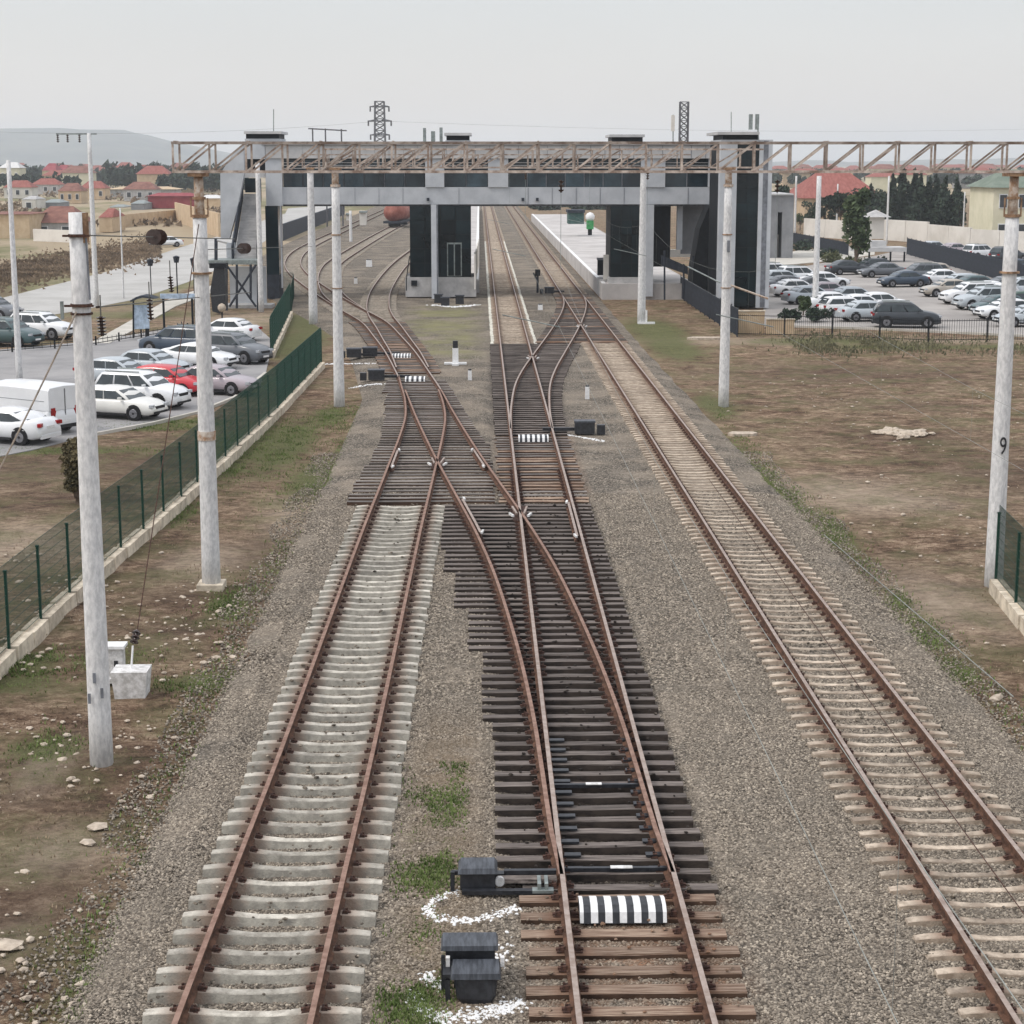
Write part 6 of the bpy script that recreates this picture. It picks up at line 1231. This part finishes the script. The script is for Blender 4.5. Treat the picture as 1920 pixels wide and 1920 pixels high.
def wallrun(name, pts, v0, label, m, th=.3, cat='wall'):
    o = thing(name, label, cat, (*gp(*pts[0]), GZ)); P_ = [gp(*p) for p in pts]
    for (a, c), v in zip(zip(P_, P_[1:]), v0):
        L = math.dist(a, c); n_ = max(1, round(L / 6)); hz = zat(v, (a[1] + c[1]) / 2) - GZ
        for i in range(n_):
            f = (i + .5) / n_; MB().box((a[0] + (c[0] - a[0]) * f, a[1] + (c[1] - a[1]) * f, GZ + hz / 2), (L / n_ - .08, th, hz), math.atan2(c[1] - a[1], c[0] - a[0])).build('wall_panel', m, o, world=True)
    return o
wallrun('compound_wall', [(1508, 442), (1590, 449), (1632, 456)], [412, 428], 'white compound wall left of the guard booth', M_wallw); wallrun('compound_wall', [(1658, 450), (1740, 456), (1820, 464), (1990, 474)], [414, 424, 434], 'long white compound wall between the booth and the cream house', M_wallw)
gt = thing('entrance_canopy', 'long low pale canopy on dark posts above the parked cars', 'canopy', P3(1650, 490, 195)); bx_(gt, 'roof', M_fascia, 1602, 464, 1700, 472, Y0=192, depth=3); bx_(gt, 'hump', M_fascia, 1634, 452, 1662, 463.5, Y0=193, depth=2); [vtube(gt, P3(u, 472, 193), (A(u, 472, 193)[0], 193, GZ), .1, 'post', M_frame) for u in (1604, 1630, 1670, 1696)]
# left field farm buildings
for a in ((60, 146, 418, 446, 388, 262, M_concp, M_roofbr, 'farmhouse with brown-red roof left of the thick pole', 2), (-30, 54, 402, 452, 398, 255, M_tan, M_roofbr, 'orange-brown walled shed at the left picture edge', 0), (186, 210, 408, 424, 392, 275, M_tan, M_roofred, 'small red-roofed shed right of the thick pole', 0),
          (278, 364, 368, 386, 362, 420, M_crim, M_crim, 'long crimson barn left of the gantry mast', 0), (205, 330, 355, 364, 350, 560, M_concp, M_tan, 'long low beige shed with pale roof in the field', 0), (0, 36, 315, 346, 304, 700, M_cream, M_whited, 'pale yellow block with white roof far left', 3),
          (42, 66, 374, 398, 368, 420, M_wallw, M_concp, 'white cube-shaped house left of the farmhouse roof', 1), (80, 112, 380, 392, 374, 430, M_greyb, M_zinc, 'grey-roofed shed above the farmhouse', 0), (206, 232, 388, 398, 384, 430, M_wallw, M_zinc, 'white shed with grey roof in the field', 0), (246, 270, 382, 396, 376, 410, M_greyb, M_zinc, 'small grey shed left of the crimson barn', 0), (372, 412, 372, 392, 366, 400, M_tan, M_whited, 'tan shed with whitish roof right of the gantry mast', 0)):
    house(*a[:8], a[8], None, 10, a[9], .15 if a[8].startswith('long') else .25)
wallrun('field_wall', [(215, 428), (330, 415), (412, 445)], [398, 388], 'long tan wall across the field behind the pale road', M_tan); wallrun('field_wall', [(64, 452), (140, 455)], [430], 'pale panelled wall below the farmhouse', M_wallw)
rr = random.Random(21)
for i, (u, w, Y, rf, wl, lab) in enumerate(((150, 20, 520, M_roofred, M_tan, 'red-roofed bungalow in the field beyond the farmhouse'), (232, 26, 500, M_roofbr, M_concp, 'brown-roofed bungalow left of the crimson barn'), (8, 22, 540, M_roofred, M_wallw, 'red-roofed cottage at the far left edge of the field'), (110, 18, 470, M_roofbr, M_tan, 'brown-roofed cottage behind the farmhouse roof'), (300, 24, 640, M_roofred, M_tan, 'red-roofed bungalow beyond the crimson barn'), (60, 22, 610, M_roofred, M_concp, 'red-roofed cottage under the far villas'))):
    v1 = 10.2 * F / Y + 305; house(u, u + w * 2.3, v1 - 2.8 * F / Y, v1, v1 - 4.9 * F / Y, Y, wl, rf, lab, None, 8, 3)
b = MB()
for _ in range(900):
    y = rr.uniform(300, 800); u = rr.uniform(-60, 420); x = A(u, 300, y)[0]
    if noise.noise((x * .02, y * .012, 2)) > .0: leafcloud(b, (x, y, .5), 1.2, 1.2, .8, 9, .5, rr, .1)
tag(b.build('field_scrub', M_bushbr), 'low brown scrub scattered over the far left field', kind='stuff')
LBL = 'small distant house with reddish roof among trees'; GRP = 'distant houses under the left hill'
for i in range(34):
    u = rr.uniform(-20, 330); Y = rr.uniform(640, 1700); v1 = 10.2 * F / Y + 305; w = rr.uniform(8, 16) * F / Y; h_ = rr.uniform(4, 7) * F / Y
    house(u, u + w, v1 - h_, v1, v1 - h_ * 1.5, Y, rr.choice([M_wallw, M_cream, M_tan]), rr.choice([M_roofred, M_roofred, M_roofbr, M_zinc]), LBL, GRP, 9)
for i in range(3):
    house(80 + i * 22, 104 + i * 22, 320 + i * 3, 337, 306 + i * 3, 800 + i * 12, M_tan, M_crim, ['broad crimson-roofed villa among the far trees at left', 'middle crimson-roofed villa among the far trees', 'right crimson-roofed villa among the far trees'][i], None, 14)
for i in range(46):
    u = rr.uniform(1436, 1950); Y = rr.uniform(620, 1700); v1 = 10.2 * F / Y + 305; w = rr.uniform(9, 18) * F / Y; h_ = rr.uniform(4, 7) * F / Y
    house(u, u + w, v1 - h_, v1, v1 - h_ * 1.35, Y, rr.choice([M_concp, M_cream, M_tan, M_tan]), rr.choice([M_roofred, M_roofred, M_roofred, M_roofbr]), 'distant villa with red roof on the right horizon', 'distant villas on the right horizon', 10)
for i in range(12):
    u = rr.uniform(1000, 1130); Y = rr.uniform(420, 600); v1 = 10.2 * F / Y + 305; house(u, u + rr.uniform(10, 22), v1 - 9, v1, v1 - 13, Y, rr.choice([M_wallw, M_tan]), M_roofbr, 'low building glimpsed under the bridge at right', 'low buildings glimpsed under the bridge', 8)
# ------------------------------------------------------------------ pylon and masts on the skyline
def lattice(name, label, u, vt, Y, w0, w1, arms, zb_=GZ, panels=9, r=.14):
    x = A(u, 300, Y)[0]; zt_ = A(u, vt, Y)[1]; o = thing(name, label, 'pylon', (x, Y, zb_)); H = zt_ - zb_
    def cn(f, k): w = w0 + (w1 - w0) * min(1, f * 1.0); return Vector((x + (-w, w, w, -w)[k] / 2, Y + (-w, -w, w, w)[k] / 2, zb_ + H * f))
    for k in range(4): MB().tube(cn(0, k), cn(1, k), r, n=4).build('leg', M_pylon, o, world=True)
    b = MB()
    for i in range(panels):
        f0, f1 = i / panels, (i + 1) / panels
        for k in range(4): b.tube(cn(f0, k), cn(f1, (k + 1) % 4), r * .6, n=3); b.tube(cn(f0, (k + 1) % 4), cn(f1, k), r * .6, n=3); b.tube(cn(f1, k), cn(f1, (k + 1) % 4), r * .6, n=3)
    b.build('bracing', M_pylon, o, world=True)
    for v, half in arms:
        za = A(u, v, Y)[1]; hw = half * Y / F; b = MB(); b.tube((x - hw, Y, za), (x + hw, Y, za), r * 1.2, n=4); b.tube((x - hw, Y, za), (x, Y, za + hw * .2), r * .7, n=3); b.tube((x + hw, Y, za), (x, Y, za + hw * .2), r * .7, n=3); b.build('cross_arm', M_pylon, o, world=True)
        for s in (-1, 1): MB().tube((x + s * hw * .95, Y, za), (x + s * hw * .95, Y, za - 1.6), r * 1.1, n=4).build('insulator', M_pylon, o, world=True)
    return o
lattice('power_pylon', 'dark power pylon with cross-arms rising behind the bridge', 713, 190, 620, 4.2, 3.0, ((200, 18), (227, 22), (253, 18)), r=.24, panels=16)
lattice('radio_mast', 'straight lattice radio mast on the skyline right of centre', 1281, 191, 260, 1.15, 1.15, (), r=.09, panels=22); pa = thing('aerial_pole', 'pole with whitish aerial just left of the lattice radio mast', 'aerial', P3(1262, 268, 250)); vtube(pa, P3(1262, 215, 250), P3(1262, 300, 250), .08, 'pole', M_zinc); bx_(pa, 'aerial_panel', M_wallw, 1259, 216, 1265, 246, Y0=249.8, depth=.4)
ds = thing('power_line_portal', 'wooden-looking power line frame with three uprights above the bridge', 'power line', (A(612, 300, 300)[0], 300, GZ)); [vtube(ds, P3(u, 240 + i, 300), (A(u, 240, 300)[0], 300, GZ), .12, 'upright', M_pylon) for i, u in enumerate((586, 610, 640))]; vtube(ds, P3(578, 241, 300), P3(650, 245, 300), .11, 'cross_arm', M_pylon)
for (u0, u1, v0, v1, Y0, Y1, lab) in ((-200, 713, 238, 227, 600, 620, 'upper'), (713, 2100, 227, 236, 620, 900, 'right')):
    wire('power_line', P3(u0, v0, Y0), P3(u1, v1, Y1), .028, 'faint %s power line wire crossing the sky from the pylon' % lab, M_wire, 3, 'power line')

# ------------------------------------------------------------------ hills
def hill(u0, u1, Y, prof, m, dep=2500):
    b = MB(); n = 60; rows = []
    for j in range(8):
        f = j / 7; row = []
        for i in range(n + 1):
            u = u0 + (u1 - u0) * i / n; x = A(u, 300, Y)[0]
            for (ua, va), (ub, vb) in zip(prof, prof[1:]):
                if ua <= u <= ub: t_ = (u - ua) / (ub - ua); t_ = t_ * t_ * (3 - 2 * t_); v = va + (vb - va) * t_
            zt_ = A(u, v, Y)[1]; row.append((x, Y - 900 + 900 * f + 40 * noise.noise((x * .002, f * 3, 1)), -1 + (zt_ + 1) * math.sin(f * 1.5708) ** 1.3 + ((8 * noise.noise((x * .006, f * 4, 7)) * math.sin(f * 3.1416)) if f < 1 else 1.5 * noise.noise((x * .01, 2, 7)))))
        rows.append(row)
    rows.append([(x, y + dep, -1) for x, y, z in rows[-1]]); nn_ = n + 1; b.add([p for r_ in rows for p in r_], [(j * nn_ + i, j * nn_ + i + 1, (j + 1) * nn_ + i + 1, (j + 1) * nn_ + i) for j in range(len(rows) - 1) for i in range(n)])
    return struct('hill', b, m, True)
M_hill = mat('hill_scrub', (0.05, 0.07, 0.07), .95, scale=.006, col2=(.13, .14, .12), detail=9)
hill(-700, 520, 5200, [(-700, 262), (-200, 246), (0, 241), (110, 240), (160, 243), (230, 243), (270, 252), (330, 268), (430, 292), (520, 306)], M_hill)
hill(1380, 2300, 5600, [(1380, 306), (1450, 304), (1530, 300), (1600, 304), (1650, 302), (1700, 306), (1760, 298), (1830, 300), (1900, 296), (2300, 280)], M_hill)

# ================================================================== GRASS BLADES
b = MB(); rr = random.Random(9)
def tuft(x, y, z, k):
    for _ in range(3):
        a = rr.uniform(0, 6.28); hgt = k * rr.uniform(.5, 1.2); w = .012; dx, dy = math.cos(a), math.sin(a)
        b.add([(x - dy * w, y + dx * w, z), (x + dy * w, y - dx * w, z), (x + dx * hgt * .5, y + dy * hgt * .5, z + hgt)], [(0, 1, 2)])
for cx, cy, rx, ry in greens:
    if cy < 75:
        n_ = int(min(1600, rx * ry * 520 * (1 if cy < 45 else .5)))
        for _ in range(n_):
            x, y = cx + rr.gauss(0, rx * .55), cy + rr.gauss(0, ry * .55)
            if noise.noise((x * 1.7, y * 1.7, 1)) + rr.gauss(0, .12) > -.10: tuft(x, y, GZ - .02, .08)
for _ in range(15000):
    y = 19 + 11 * rr.random() ** 1.4; x = -.85 + .28 * rr.gauss(0, 1) + (.1 if y > 24 else -.05)
    if noise.noise((x * 1.4, y * .7, 4)) + rr.gauss(0, .16) > .10 and -1.35 < x < -.2: tuft(x, y, 0, .055)
for _ in range(5000):
    y = 18 + 60 * rr.random() ** 1.3; x = (-5.15 - abs(rr.gauss(0, .35))) if rr.random() < .5 else 9.75 + abs(rr.gauss(0, .35))
    if noise.noise((x * .8, y * .45, 6)) > -.05: tuft(x + rr.gauss(0, .12), y, GZ, .07)
tag(b.build('grass', M_grass), 'short green grass tufts in patches beside the tracks', kind='stuff')
b = MB()
for _ in range(9000):
    side = rr.random(); y = rr.uniform(18, 60) if side < .5 else rr.uniform(28, 85); x = rr.uniform(-5.2 - y * .17, -5.1) if side < .5 else rr.uniform(10, 10 + y * .2)
    if noise.noise((x * .5, y * .5, 8)) > -.1: tuft(x, y, GZ - .02, .06)
tag(b.build('dry_grass', mat('straw', (.20, .15, .10), .95, scale=2, col2=(.36, .28, .19))), 'thin straw-coloured dead grass over the bare soil', kind='stuff')

# ================================================================== HAZE
b = MB(); b.box((0, 4440, 63.3), (12000, 9120, 129.6)); hz = b.build('haze', []); hm = bpy.data.materials.new('haze'); hm.use_nodes = True; n, l = hm.node_tree.nodes, hm.node_tree.links; n.clear()
o_ = n.new('ShaderNodeOutputMaterial'); pv = n.new('ShaderNodeVolumePrincipled'); pv.inputs['Color'].default_value = (.86, .91, .97, 1); pv.inputs['Density'].default_value = 0.0002; pv.inputs['Anisotropy'].default_value = 0.2; l.new(pv.outputs[0], o_.inputs['Volume'])
hz.data.materials.clear(); hz.data.materials.append(hm); tag(hz, kind='stuff')
